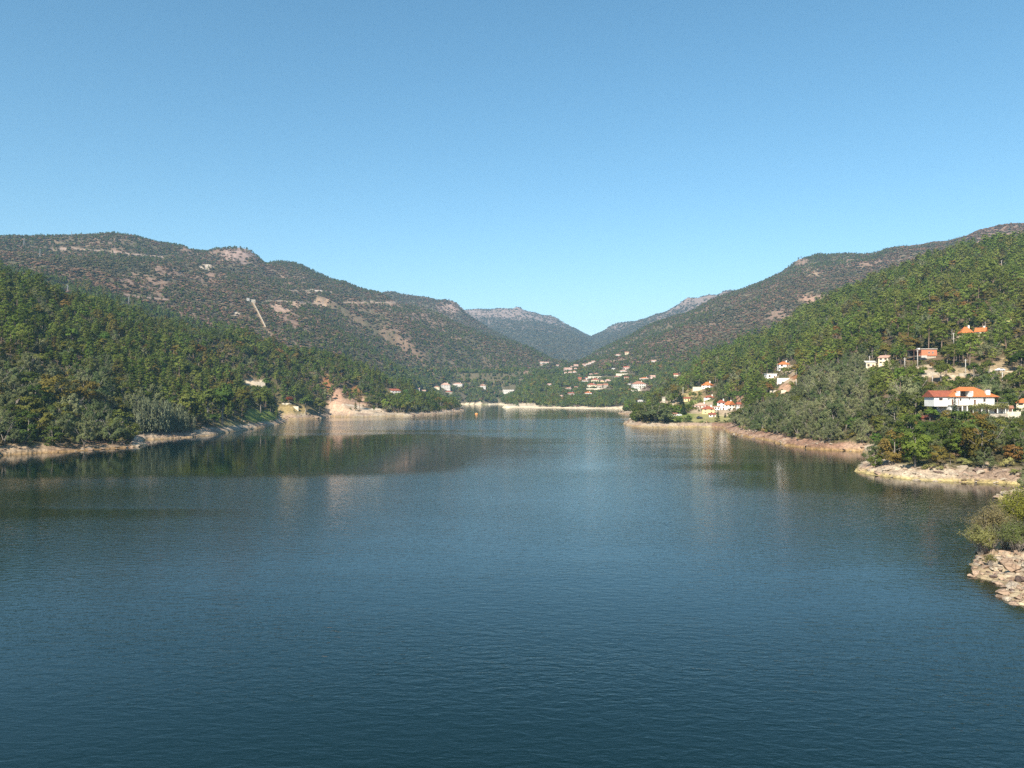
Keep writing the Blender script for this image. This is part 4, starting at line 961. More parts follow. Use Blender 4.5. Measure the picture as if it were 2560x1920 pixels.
# houses of the village across the lake: photo columns, rows, look, label
V = [
 # name, u0, u1, ytop, ybase, wall, roof, roof kind, storeys, yaw, label
 ('hotel', 1580, 1616, 953, 973.5, 'white', 'tile_old', 'hip', 3, 0.15, 'large three storey white hotel with rows of windows above the village trees'),
 ('house', 1600, 1624, 943, 951, 'white', 'tile', 'hip', 1, -0.1, 'long low white house with orange roof just above the hotel'),
 ('house', 1626, 1639, 938, 945.5, 'pinkwall', 'tile_pale', 'gable', 1, 0.2, 'small pinkish house uphill of the long low white house'),
 ('shed', 1570, 1577, 958.5, 964, 'white', 'concrete', 'flat', 1, 0.0, 'tiny white cube beside the hotel'),
 ('house', 1468, 1492, 958, 970.5, 'cream', 'tile_red', 'hip', 2, 0.1, 'pink roofed left wing of the long roofed row in the village'),
 ('house', 1493, 1507, 960, 970.5, 'stone', 'tile_old', 'gable', 1, -0.1, 'middle house of the long roofed row in the village'),
 ('house', 1508, 1521, 959, 969.5, 'stone', 'tile_old', 'gable', 1, 0.2, 'brown roofed right end of the long roofed row in the village'),
 ('house', 1479, 1500, 946, 957, 'cream', 'tile_red', 'hip', 2, -0.2, 'cream villa with a small red roof in the village centre'),
 ('house', 1500, 1511, 950, 958, 'yellow', 'tile_pale', 'hip', 1, 0.2, 'pale yellow annex beside the cream villa'),
 ('house', 1513, 1527, 948, 955.5, 'pinkwall', 'tile_pale', 'hip', 1, 0.1, 'pinkish house with pale roof to the right of the cream villa'),
 ('house', 1455, 1471, 949, 956.5, 'white', 'tile_old', 'hip', 1, 0.0, 'white house with dull roof to the left of the cream villa'),
 ('house', 1445, 1454, 943, 951, 'brick', 'tile_red', 'gable', 1, 0.2, 'small dark red house at the left of the village centre'),
 ('house', 1463, 1472, 943, 948, 'white', 'tile_red', 'gable', 1, -0.2, 'tiny red roofed house above the white house with dull roof'),
 ('house', 1419, 1436, 981, 988, 'white', 'tile_red', 'gable', 1, 0.4, 'white gabled house with red roof low above the beach trees'),
 ('house', 1461, 1480, 979, 988.5, 'white', 'tile', 'hip', 1, 0.2, 'house with bright orange hipped roof low above the beach trees'),
 ('house', 1414, 1430, 968, 975.5, 'stone', 'tile_old', 'hip', 1, -0.1, 'grey stone house with three openings left of the long roofed row'),
 ('house', 1399, 1406, 988, 993.5, 'white', 'tile_pale', 'gable', 1, 0.2, 'tiny white house closest to the sand bar on the left'),
 ('house', 1436, 1444, 966, 970.5, 'white', 'tile_old', 'gable', 1, 0.1, 'tiny white house between the stone house and the long roofed row'),
 ('house', 1409, 1431, 919, 929, 'pinkwall', 'tile_pale', 'gable', 2, 0.3, 'long pink roofed building at the foot of the far valley'),
 ('house', 1421, 1431, 929, 935, 'white', 'tile_pale', 'gable', 1, -0.2, 'white house right below the long pink roofed building'),
 ('house', 1432, 1441, 927, 934, 'white', 'tile_pale', 'hip', 1, 0.1, 'white house to the right below the long pink roofed building'),
 ('house', 1411, 1417, 930, 934.5, 'white', 'tile_pale', 'gable', 1, 0.0, 'tiny white cube left below the long pink roofed building'),
 ('house', 1434, 1446, 911, 918, 'pinkwall', 'tile_pale', 'gable', 1, 0.2, 'brownish house uphill of the long pink roofed building'),
 ('house', 1435, 1442, 920, 925, 'white', 'tile_pale', 'gable', 1, 0.1, 'small white house between pink roofed and brownish houses'),
 ('house', 1426, 1431, 915, 919, 'white', 'tile_pale', 'gable', 1, 0.1, 'tiny white house left of the brownish house'),
 ('house', 1479, 1488, 902, 907, 'white', 'tile_pale', 'gable', 1, 0.2, 'topmost white house of the rising white row'),
 ('house', 1471, 1480, 905, 909.5, 'white', 'tile_pale', 'gable', 1, 0.1, 'second white house from the top of the rising white row'),
 ('house', 1464, 1475, 908, 913, 'white', 'tile_pale', 'hip', 1, 0.0, 'third white house from the top of the rising white row'),
 ('house', 1455, 1462, 909.5, 914, 'white', 'tile_pale', 'gable', 1, 0.3, 'lowest white house of the rising white row'),
 ('house', 1459, 1465, 912, 917, 'white', 'tile_pale', 'gable', 1, 0.1, 'tall narrow white house under the rising white row'),
 ('house', 1529, 1538, 920, 926, 'white', 'concrete', 'flat', 1, 0.2, 'lone white house right of the light green tree'),
 ('house', 1548, 1567, 925, 932.5, 'white', 'tile_pale', 'hip', 1, 0.2, 'long white house under the red roofed house on the slope'),
 ('house', 1558, 1574, 915.5, 924, 'pinkwall', 'tile_red', 'gable', 1, 0.2, 'dark red roofed house above the long white house'),
 ('house', 1536, 1549, 939.5, 945.5, 'white', 'tile_red', 'hip', 1, 0.1, 'white house with red roof uphill left of the hotel'),
 ('house', 1561, 1572, 941.5, 947, 'cream', 'tile_red', 'gable', 1, 0.0, 'small cream house with red roof directly above the hotel trees'),
 ('house', 1473, 1481, 934, 938.5, 'white', 'tile_pale', 'gable', 1, 0.2, 'small white house above the cream villa'),
 ('house', 1486, 1493, 933, 937.5, 'cream', 'tile_old', 'gable', 1, 0.2, 'small cream house above the cream villa'),
 ('house', 1390, 1397, 912, 916.5, 'white', 'tile_pale', 'gable', 1, 0.2, 'lone tiny white house left of the pink roofed building'),
 ('house', 1349, 1360, 904, 910, 'white', 'tile_pale', 'gable', 1, 0.2, 'left one of two white houses on the left valley foot'),
 ('house', 1361, 1373, 904.5, 909.5, 'white', 'tile_pale', 'gable', 1, -0.1, 'right one of two white houses on the left valley foot'),
 ('house', 1350, 1356, 911.5, 915, 'white', 'tile_pale', 'gable', 1, 0.1, 'tiny white house under the two houses on the valley foot'),
 ('house', 1538, 1551, 885, 892, 'white', 'tile_pale', 'hip', 1, 0.2, 'white house high on the slope right of the pole'),
 ('house', 1562, 1573, 879, 886.5, 'cream', 'tile_old', 'gable', 1, 0.1, 'cream house highest on the slope above the village'),
 ('house', 1629, 1641, 900, 906, 'white', 'tile_pale', 'gable', 1, 0.1, 'pale house alone high above the hotel'),
 ('shed', 1593, 1608, 1000, 1007.5, 'white', 'concrete', 'shed', 1, 0.3, 'white lean-to boathouse among trees near the point'),
 ('house', 1684, 1696, 933.5, 943.5, 'cream', 'tile_red', 'gable', 1, 0.2, 'small cream house with red roof alone in the pines'),
 # left of the inlet
 ('house', 1101, 1125, 957, 973, 'white', 'tile_pale', 'hip', 3, 0.15, 'stepped white house with three tiers on the left village slope'),
 ('house', 1131, 1158, 957, 966.5, 'white', 'tile_pale', 'hip', 1, -0.15, 'wide white house with pale red roofs beside the three tier house'),
 ('house', 1199, 1214, 961, 970.5, 'white', 'tile_old', 'hip', 2, 0.1, 'white house with brown hipped roof in the trees over the inlet'),
 ('house', 1257, 1285, 974, 981.5, 'white', 'concrete', 'flat', 1, 0.0, 'long flat roofed white house over the inlet'),
 ('house', 1369, 1378, 959, 965, 'white', 'tile_pale', 'gable', 1, 0.1, 'tiny white house alone on the wooded slope'),
 ('house', 1084, 1098, 965, 972.5, 'cream', 'tile_old', 'hip', 1, 0.1, 'cream house at the left end of the left village'),
 ('house', 1112, 1130, 977, 985, 'stone', 'tile_red', 'hip', 1, 0.2, 'brown roofed house below the three tier house'),
 ('house', 1040, 1049, 970, 976, 'white', 'tile_pale', 'gable', 1, 0.1, 'small white house left of the cream house'),
 ('house', 1053, 1064, 975, 981, 'palestone', 'tile_pale', 'gable', 1, 0.1, 'pale stone house half hidden left of the brown roofed house'),
 ('house', 972, 1000, 972, 987, 'white', 'tile_red', 'shed', 2, 0.35, 'white house with red single pitch roof above the left shore'),
]
for (nm, u0, u1, yt, yb, wall, roof, rk, st, yaw, lab) in V:
    yn = 1000 if u0 > 1010 and u0 < 1590 else 0
    if u0 < 1090: yn = 0
    house(nm, lab, u0, u1, yt, yb, 'white_far' if wall == 'white' else wall, roof, rk, st, yaw, chimney=(u1 - u0) > 14, ymin=yn, cat='house' if nm == 'house' else nm, door=(u1 - u0) > 10, group=None, show=0.62)

# houses of the shore hamlet and the right hillside
house('house', 'white house with dark red hipped roof, left half of the tall white pair', 1794, 1815, 1000.5, 1024.5, 'white', 'tile_red', 'hip', 3, 0.1, rise=0.24, ymin=480)
house('house', 'tall white gabled house with bright orange roof beside the shore grove', 1814, 1838, 1003.5, 1025.5, 'white', 'tile', 'gable', 2, 0.75, axis='y', rise=0.36, ymin=480)
house('house', 'low white annex with one window left of the tall white pair', 1786, 1801, 1015.5, 1025, 'white', 'tile_pale', 'shed', 1, 0.1, rise=0.15, chimney=False, ymin=480, door=False)
house('house', 'yellow and white house with long dark red roof facing the lake', 1756, 1788, 1016, 1034, 'yellow', 'tile_red', 'hip', 2, 0.12, rise=0.36, ymin=480)
house('terrace_house', 'white basement with red awning in front of the yellow house', 1773, 1790, 1033, 1042, 'white', 'tile_red', 'shed', 1, 0.1, rise=0.4, chimney=False, ymin=480)
house('house', 'pink roofed house behind the yellow house', 1739, 1771, 1007.5, 1019, 'pinkwall', 'tile_pale', 'hip', 1, -0.2, rise=0.5, ymin=480)
house('house', 'little white house with brown roof near the shore grass', 1680, 1694, 1033, 1040, 'white', 'tile_old', 'shed', 1, 0.1, chimney=False, rise=0.25, ymin=480)
house('house', 'small yellow house with red porch roof below the dry grass slope', 1711, 1726, 993.5, 1003.5, 'yellow', 'tile_red', 'shed', 1, 0.0, chimney=False, rise=0.3, ymin=480)
house('house', 'long low red roofed house under the pines above the hamlet', 1762, 1789, 989, 997, 'white', 'tile_red', 'hip', 1, -0.1, rise=0.55, ymin=480)
house('house', 'red roofed house half hidden at the right end of the hamlet', 1843, 1853, 1006, 1020, 'white', 'tile_red', 'gable', 1, 0.3, ymin=480, chimney=False)
house('house', 'white house with broad orange roof above the dry grass slope', 1756, 1785, 955, 970.5, 'white', 'tile', 'hip', 2, -0.45, rise=0.5, ymin=480)
house('hill_house', 'small white pavilion with wide orange roof high in the pines', 1946, 1977, 904, 919, 'white', 'tile', 'hip', 1, 0.25, rise=0.45)
house('flat_house', 'white flat roofed house below the orange roofed pavilion', 1914, 1944, 933, 947, 'white', 'concrete', 'flat', 1, 0.35, chimney=False)
house('stone_tower', 'square pale stone tower by the winding path', 1655, 1663.5, 992, 1008, 'palestone', 'stone', 'flat', 2, 0.3, cat='tower', chimney=False, door=False, ymin=480)
house('shed', 'grey roofed cream shed under the pines below the brick house', 2166, 2191, 902, 921, 'cream', 'concrete', 'shed', 1, 0.2, chimney=False, rise=0.25, cat='shed', show=0.7)
house('house', 'cream stepped house right above the grey roofed shed', 2201, 2228, 888, 910, 'cream', 'tile_pale', 'shed', 2, -0.3, chimney=False, rise=0.3, show=0.5)
house('house', 'orange roofed house high on the right slope, left of two', 2402, 2436, 817, 841, 'cream', 'tile', 'hip', 1, 0.4, rise=0.6, show=0.55)
house('house', 'orange roofed house high on the right slope, right of two', 2444, 2470, 819, 840, 'cream', 'tile', 'gable', 1, -0.2, rise=0.45, show=0.42)
house('garden_shed', 'rusty red roofed garden shed in the trees below the white villa', 2304, 2332, 1041, 1050, 'wood', 'tile_red', 'shed', 1, 0.3, chimney=False, rise=0.5, cat='shed', wins=False, ymin=200, ymax=300, show=0.7, base=0.8)
house('house', 'orange roofed house cut off by the right edge', 2549, 2590, 997, 1016, 'cream', 'tile', 'hip', 1, 0.1, rise=0.5, Y=300)
house('shed', 'small white shed with red brown roof right of the white villa', 2514, 2536, 1015, 1029, 'white', 'tile_old', 'gable', 1, 0.1, chimney=False, rise=0.4, cat='shed', Y=288)

# ---- the white villa on the right
def villa():
    Y = 290.0; s = Y / F
    x = lambda u: (u - 2430) * s
    z = lambda r: CAMH - (r - HY) * s
    X0 = (2430 - CU) * s
    root = obj('white_villa', None, loc=(X0, Y, 0), rot=(0, 0, 0.0)); tag(root, 'large white villa with orange hipped roof, loggia and vine terrace', 'house')
    zt, ze, zr = z(1012), z(991.5), z(967)
    wl_ = MB().box(x(2375), x(2486), 0, 9, zt, ze)
    wl_.build('wall', M['white'], root)
    wg = MB().box(x(2340), x(2375) - 0.01, 1.2, 8.2, z(1016), ze - 0.05).build('wing_wall', M['white'], root)
    MB().add([(x(2336.5), 0.7, ze), (x(2400), 0.7, ze), (x(2400), 4.8, z(976)), (x(2337), 4.8, z(976)), (x(2336.5), 9.0, ze), (x(2400), 9.0, ze), (x(2336.5), 0.7, ze - 0.18), (x(2400), 0.7, ze - 0.18), (x(2336.5), 9.0, ze - 0.18), (x(2400), 9.0, ze - 0.18)],
             [(0, 1, 2, 3), (3, 2, 5, 4), (0, 3, 4, 8, 6), (1, 7, 9, 5, 2), (6, 7, 1, 0), (6, 8, 9, 7)]).build('wing_roof', M['tile_red'], root)
    # main hipped roof with the loggia cut into its front slope
    A0, A1 = x(2371), x(2496); yf, yb_ = -0.75, 10.2; ye = ze + 0.004; zm = zr
    r0, r1 = (x(2416), 4.6, zm), (x(2452), 4.6, zm)
    l0, l1 = x(2399), x(2429.5)
    def on_front(xx, t):  # point on the front slope, t from eave to ridge
        return (xx, yf + (4.6 - yf) * t, ye + (zm - ye) * t)
    t1 = 0.60
    q = lambda xx, t: on_front(xx, t)
    hipx = lambda t: A0 + (r0[0] - A0) * t
    V_ = [q(A0, 0), q(l0, 0.0), q(l0, t1), q(hipx(t1), t1) if hipx(t1) < l0 else q(l0, t1), q(l1, 0), q(A1, 0), q(l1, t1), r0, r1, (A1, yb_, ye), (A0, yb_, ye)]
    rf = MB().add([q(A0, 0), q(l0, 0), q(l0, (l0 - A0) / (r0[0] - A0) if (l0 - A0) / (r0[0] - A0) < t1 else t1), ], [(0, 1, 2)])
    rf.add([q(l1, 0), q(A1, 0), r1, q(l1, t1)], [(0, 1, 2, 3)])
    rf.add([q(hipx(t1), t1), q(l1, t1), r1, r0], [(0, 1, 2, 3)])
    rf.add([(A1, yf, ye), (A1, yb_, ye), r1], [(0, 1, 2)])
    rf.add([(A1, yb_, ye), (A0, yb_, ye), r0, r1], [(0, 1, 2, 3)])
    rf.add([(A0, yb_, ye), (A0, yf, ye), r0], [(0, 1, 2)])
    rf.add([(A0, yf, ye - 0.15), (A1, yf, ye - 0.15), (A1, yf, ye), (A0, yf, ye)], [(0, 1, 2, 3)])
    rfo = rf.build('roof', M['tile'], root)
    # projecting roof over the loggia
    MB().box(l0 - 0.6, l1 + 0.2, q(0, t1)[1] - 1.1, q(0, t1)[1] + 0.3, q(0, t1)[2] - 0.12, q(0, t1)[2] + 0.05).build('loggia_eave', M['tile'], rfo)
    lg = MB().box(l0 + 0.02, l1 - 0.02, 4.2, 4.4, ye - 0.1, q(0, t1)[2] - 0.13)
    lg.build('loggia_back_wall', M['wood'], root)
    MB().box(l0 - 0.3, l0, -0.35, 4.4, ye, q(0, t1)[2] - 0.13).box(x(2388.5), l0 - 0.301, -0.35, 0.1, ye + 0.006, ye + 1.3).build('loggia_side_wall', M['white'], root)
    MB().box(l1, l1 + 0.3, -0.35, 4.4, ye, q(0, t1)[2] - 0.13).build('loggia_side_wall', M['white'], root)
    MB().box(x(2419), l1 - 0.01, -0.35, -0.15, ye + 0.006, ye + 1.05).build('parapet', M['white'], root)
    MB().box(l0 + 0.01, l1 - 0.01, -0.3, 4.19, ye - 0.1, ye + 0.002).build('loggia_floor', M['concrete'], root)
    obj('window', WIN_B, root, (x(2420), 4.18, ye + 0.35), scale=(2.2, 1, 1.3))
    ch = MB().box(x(2467), x(2476.5), 0.2, 1.3, ye + 0.2, z(975)).build('chimney', M['white'], rfo)
    MB().box(x(2466.5), x(2477), 0.1, 1.4, z(975) + 0.004, z(974.2)).box(x(2468), x(2475.5), 0.3, 1.2, z(974.2) + 0.003, z(972.8)).build('chimney_cap', M['trim'], ch)
    MB().box(A0 + 0.3, A1 - 0.3, yf + 0.25, -0.002, ye - 0.36, ye - 0.155).build('eave_board', M['trim'], root)
    # windows and doors of the upper floor
    obj('window', WIN_B, root, (x(2356.5), 1.18, z(1001)), scale=((2361 - 2352) * s, 1, 6.5 * s))
    for u_, w_, z0_, h_ in ((2381, 4.5, 1010, 14), (2396, 1.8, 1010, 14), (2401.5, 4.5, 1002, 5), (2423.5, 2, 1000, 4), (2437, 5, 1009, 13), (2461, 5.8, 1004.5, 8.5)):
        if h_ > 10: obj('door', DOOR, root, (x(u_), -0.02, zt + 0.02), scale=(w_ * s, 1, h_ * s))
        else: obj('window', WIN_B, root, (x(u_), -0.02, z(z0_)), scale=(w_ * s, 1, h_ * s))
    # right porch
    MB().box(x(2486.5), x(2497), 0.2, 8, z(996) , z(993.5)).build('porch_roof', M['tile_red'], root)
    MB().tube([(x(2495.5), 0.5, zt), (x(2495.5), 0.5, z(996))], [0.12, 0.12], 6).build('porch_post', M['wood'], root)
    MB().box(x(2486.5), x(2492), 5, 5.2, zt, z(996) - 0.01).build('porch_wall', M['wood'], root)
    # terrace on the lower floor
    MB().box(x(2373), x(2508), -3.6, 9.2, z(1013.5), zt - 0.004).build('terrace', M['palestone'], root)
    MB().box(x(2375), x(2505), -0.5, 9, z(1034), z(1013.5) - 0.004).build('lower_wall', M['white'], root)
    for u_ in (2393, 2405, 2420, 2441, 2458, 2480, 2500):
        MB().box(x(u_) - 0.14, x(u_) + 0.14, -3.4, -3.12, z(1032), z(1013.5) - 0.004).build('pillar', M['white'], root)
    for u_, w_ in ((2400, 8), (2428, 12), (2449, 7), (2468, 7), (2488, 8)):
        obj('door', DOOR, root, (x(u_), -0.52, z(1032)), scale=(w_ * s, 1, 12.5 * s))
    rl = MB()
    rl.box(x(2375), x(2507), -3.5, -3.44, zt + 0.9, zt + 0.96)
    for k in range(34): rl.box(x(2375) + k * (x(2507) - x(2375)) / 33 - 0.02, x(2375) + k * (x(2507) - x(2375)) / 33 + 0.02, -3.49, -3.45, zt, zt + 0.898)
    rl.build('railing', M['metal'], root)
    MB().box(x(2498), x(2532), -4.6, -4.0, z(1046), z(1028.5)).build('retaining_wall', M['palestone'], root)
    MB().box(x(2380), x(2497.9), -5.0, 9, z(1042), z(1034) - 0.01).build('garden_platform', M['stone'], root)
    reserve(2338, 2500, 966, 1014, Y - 3); reserve(2502, 2530, 1028, 1034, Y - 4.5)
    FOOT.append((X0, Y + 3, 11)); FOOT.append((X0 - 9, Y + 4, 8)); FOOT.append((X0 + 7, Y + 4, 8))
    # the vine on the terrace edge
    r = np.random.default_rng(5)
    n = 3600; xs = r.uniform(x(2408), x(2506), n); c = np.stack([xs, r.normal(-3.5, 0.4, n), z(1013.5) + 0.35 * np.sin(xs * 0.9) + r.normal(0.0, 0.38, n) - 0.8 * r.random(n) ** 2], 1)
    v, f = leaf_cloud(c, np.tile((0, -0.5, 0.8), (n, 1)), 0.16, r, 0.7, 0.8)
    vn = obj('grape_vine', make_mesh('grape_vine', v, f, [M['olive']]), loc=(X0, Y, 0)); tag(vn, 'yellow green vine trained along the terrace edge of the white villa', 'vine')
villa()

# ---- the unfinished brick house above it
def brick_house():
    hx, Y, hz = ground_hit(2321, 897, 300, 900); s = Y / F
    x = lambda u: (u - 2321) * s
    z = lambda r: CAMH - (r - HY) * s
    root = obj('brick_house', None, loc=((2321 - CU) * s, Y, 0)); tag(root, 'unfinished house of bare red brick on a concrete base', 'house')
    MB().box(x(2303), x(2342), 0, 8, z(889), z(873)).build('wall', M['brick'], root)
    MB().box(x(2302), x(2343), -0.4, 8.4, z(873) + 0.004, z(871.5)).build('roof_slab', M['concrete'], root)
    MB().box(x(2302), x(2317), -0.3, 7, z(902), z(889) - 0.004).build('base_wall', M['concrete'], root)
    MB().box(x(2317.2), x(2341), 0.4, 7, z(902), z(889) - 0.004).build('cellar_wall', M['stone'], root)
    MB().box(x(2282.5), x(2302.8), -0.5, 7, z(875.5), z(873.5)).build('porch_roof', M['wood'], root)
    MB().box(x(2283), x(2302.5), 5, 6, z(890), z(875.5) - 0.004).build('porch_back_wall', M['dark'], root)  # near-black colour stands in for the shade inside the recessed porch
    MB().box(x(2283), x(2302.5), -0.4, 6, z(890.5), z(890) - 0.004).build('porch_floor', M['concrete'], root)
    for u_ in (2284, 2293, 2302):
        MB().box(x(u_) - 0.12, x(u_) + 0.12, -0.4, -0.16, z(905), z(875.5) - 0.004).build('post', M['wood'], root)
    for u_ in (2322.5, 2332):
        obj('window', WIN_W, root, (x(u_), -0.02, z(884)), scale=(4 * s, 1, 5 * s))
    MB().box(x(2298), x(2302.5), 1, 2.5, z(873.4), z(870)).build('chimney', M['white'], root)
    reserve(2283, 2342, 871, 897, Y); FOOT.append(((2315 - CU) * s, Y + 4, 9))
brick_house()

def wall_thing(label, u0, u1, yt, yb, mat='palestone', ymin=0, name='garden_wall', thick=0.5, Y=None):
    uc = (u0 + u1) / 2
    if Y is None: _, Y, _z = ground_hit(uc, yb, ymin)
    s = Y / F; x0, x1 = (u0 - CU) * s, (u1 - CU) * s; z0, z1 = CAMH - (yb - HY) * s, CAMH - (yt - HY) * s
    n = max(2, int((x1 - x0) / 3)); mb = MB(); r = random.Random(int(u0))
    root = obj(name, None, loc=((x0 + x1) / 2, Y, z0)); tag(root, label, 'wall', kind='thing')
    w = x1 - x0
    mb.box(-w / 2, w / 2, 0, thick, -2.5, z1 - z0); mb.build('wall', M[mat], root)
    MB().box(-w / 2 - 0.08, w / 2 + 0.08, -0.06, thick + 0.06, z1 - z0 + 0.003, z1 - z0 + 0.13).build('coping', M['palestone'], root)
    reserve(u0, u1, yt, yb, Y)
wall_thing('white retaining wall below the flat roofed house in the pines', 1943, 1981, 945.5, 953, 'white')
wall_thing('cream terrace wall beside the house with broad orange roof', 1732, 1755, 967.5, 977, 'cream', ymin=480)
wall_thing('low pale wall beside the track above the shore grove, left of two', 1925, 1943, 976, 981)
wall_thing('low pale wall beside the track above the shore grove, right of two', 1953, 1966, 975.5, 982)
wall_thing('cream retaining wall in the pines above the left shore', 617, 663, 955, 962, 'stone')
wall_thing('low garden wall by the red tree on the left shore', 705, 728, 1008, 1012, 'palestone')
wall_thing('low garden wall right of the red tree on the left shore', 728, 746, 1016, 1021, 'palestone')
wall_thing('stone terrace wall under the brick house', 2318, 2346, 931, 937, 'stone', ymin=300)
wall_thing('stone terrace wall on the bare slope right of the brick house', 2398, 2430, 934, 939, 'stone', ymin=300)

wall_thing('granite retaining wall below the hotel', 1578, 1620, 974, 977.5, 'palestone', ymin=1200)
wall_thing('granite retaining wall below the long roofed row of the village', 1466, 1524, 971, 974, 'palestone', ymin=1200)
wall_thing('pale road wall above the cream villa', 1470, 1530, 941, 943, 'palestone', ymin=1200)
wall_thing('pale road wall rising to the hillside houses', 1540, 1584, 934, 936.5, 'palestone', ymin=1200)

# poles and pylons
def pole(label, u, yt, yb, ymin=0, ymax=9999, mat='concrete', name='utility_pole', r0=0.16, Y=None):
    if Y is None: x, Y, z = ground_hit(u, yb, ymin, ymax)
    s = Y / F; h = (yb - yt) * s; x = (u - CU) * s; z = CAMH - (yb - HY) * s
    root = obj(name, None, loc=(x, Y, z)); tag(root, label, 'pole')
    MB().tube([(0, 0, -1), (0, 0, h * 0.5), (0, 0, h)], [r0 * 1.2, r0, r0 * 0.7], 8).build('shaft', M[mat], root, smooth=True)
    MB().box(-0.7, 0.7, -0.05, 0.05, h - 0.6, h - 0.48).build('crossarm', M['metal'], root)
    for k in (-0.6, 0.0, 0.6): MB().tube([(k, 0, h - 0.478), (k, 0, h - 0.25)], [0.05, 0.04], 6).build('insulator', M['white'], root)
    reserve(u - 1, u + 1, yt, yb - (yb - yt) * 0.15, Y, 1)
for lab, u, yt, yb in (('tall concrete pole in front of the brick house porch', 2294, 875, 917), ('concrete pole left of the brick house', 2262, 894, 919), ('tall pale pole on the bare slope above the white villa', 2414, 898, 937),
                       ('thin pole below the two orange roofed houses', 2384, 832, 858), ('thin pole right of the white car', 2506, 931, 953), ('short pole behind the left wing of the white villa', 2331, 938, 955), ('pole in the pines above the grey roofed shed', 2174, 890, 906),
                       ('white pole on the upper right hillside', 2504, 651, 665), ('concrete pole on the rust coloured clearing', 1990.5, 948, 965), ('thin pole left of the orange roofed pavilion', 1943.6, 909, 929), ('short white post on the landslip of the left shore', 825.6, 994, 1008),
                       ('tall pole above the village', 1503, 878, 892), ('short white post on the last left headland', 1102, 1006.5, 1016), ('pole behind the dark conifers of the hamlet', 1707.5, 968, 990)):
    pole(lab, u, yt, yb, ymin=1300 if u == 1503 else 0)

def pylon(label, u, yt, yb):
    x, Y, z = ground_hit(u, yb, 900, 2600); s = Y / F; h = (yb - yt) * s; w = h * 0.09
    root = obj('lattice_pylon', None, loc=(x, Y, z)); tag(root, label, 'pylon', 'pylons on the left mountain')
    for sx in (-1, 1):
        for sy in (-1, 1):
            MB().tube([(sx * w, sy * w, -1), (sx * w * 0.25, sy * w * 0.25, h * 0.75), (0, 0, h)], [0.22, 0.18, 0.12], 4).build('leg', M['metal'], root)
    br = MB()
    for k in range(6):
        a, b = h * 0.12 * k, h * 0.12 * (k + 1); wa, wb = w * (1 - a / h), w * (1 - b / h)
        for sx in (-1, 1): br.tube([(sx * wa, -wa, a), (-sx * wb, -wb, b)], [0.09, 0.09], 3)
    br.build('bracing', M['metal'], root)
    for k in (0.72, 0.84, 0.95): MB().box(-w * 1.3, w * 1.3, -0.12, 0.12, h * k, h * k + 0.25).build('crossarm', M['metal'], root)
    reserve(u - 1, u + 1, yt, yb, Y, 2)
pylon('lattice pylon standing high at the left of the mountain face', 100, 623, 642)
pylon('lattice pylon just behind the crest of the left wooded hill', 169, 712, 732)
pylon('lattice pylon above the wood in the middle of the left mountain', 322, 741, 760)
pylon('lattice pylon near the skyline at the far left', 60, 595, 612)
pylon('tiny lattice pylon breaking the skyline of the left mountain', 179, 578, 590)

# penstock on the left mountain: inclined track with pipe, and its white head house
def penstock():
    pts = [ground_hit(u, y, 1000, 2500) for u, y in ((632, 758), (640, 773), (648, 789), (656, 805), (663, 820))]
    root = obj('penstock', None); tag(root, 'long straight tan penstock running down the left mountain', 'pipeline')
    s = pts[0][1] / F
    tr = MB(); n = len(pts)
    L = [(p[0] - 2.2, p[1], p[2] + 1.0) for p in pts]; R = [(p[0] + 2.2, p[1], p[2] + 1.0) for p in pts]
    L0 = [(a, b, c - 4) for a, b, c in L]; R0 = [(a, b, c - 4) for a, b, c in R]
    for i in range(n - 1):
        tr.add([L[i], R[i], R[i + 1], L[i + 1]], [(0, 3, 2, 1)]); tr.add([L[i], L[i + 1], L0[i + 1], L0[i]], [(0, 1, 2, 3)]); tr.add([R[i], R0[i], R0[i + 1], R[i + 1]], [(0, 1, 2, 3)])
    tr.build('track_bed', plain_mat('tan_track', (0.27, 0.20, 0.12), 0.9, 0.3, 0.3), root)
    MB().tube([(p[0] + 0.9, p[1], p[2] + 1.7) for p in pts], [0.6] * n, 8).build('pipe', M['stone'], root, smooth=True)
    MB().tube([(p[0] - 1.8, p[1], p[2] + 1.4) for p in pts], [0.3] * n, 4).build('kerb', M['wood'], root)
    for p in pts: reserve((p[0] / p[1]) * F + CU - 4, (p[0] / p[1]) * F + CU + 4, HY - (p[2] + 3 - CAMH) / p[1] * F - 8, HY - (p[2] - CAMH) / p[1] * F + 3, p[1])
    house('valve_house', 'small white building at the head of the penstock', 616, 623, 745, 752, 'white_far', 'concrete', 'flat', 1, 0.2, ymin=1000, cat='building', chimney=False)
    house('valve_house', 'dark little building beside the white one at the head of the penstock', 626, 637, 748, 756, 'stone', 'trim', 'flat', 1, 0.0, ymin=1000, cat='building', chimney=False)
penstock()

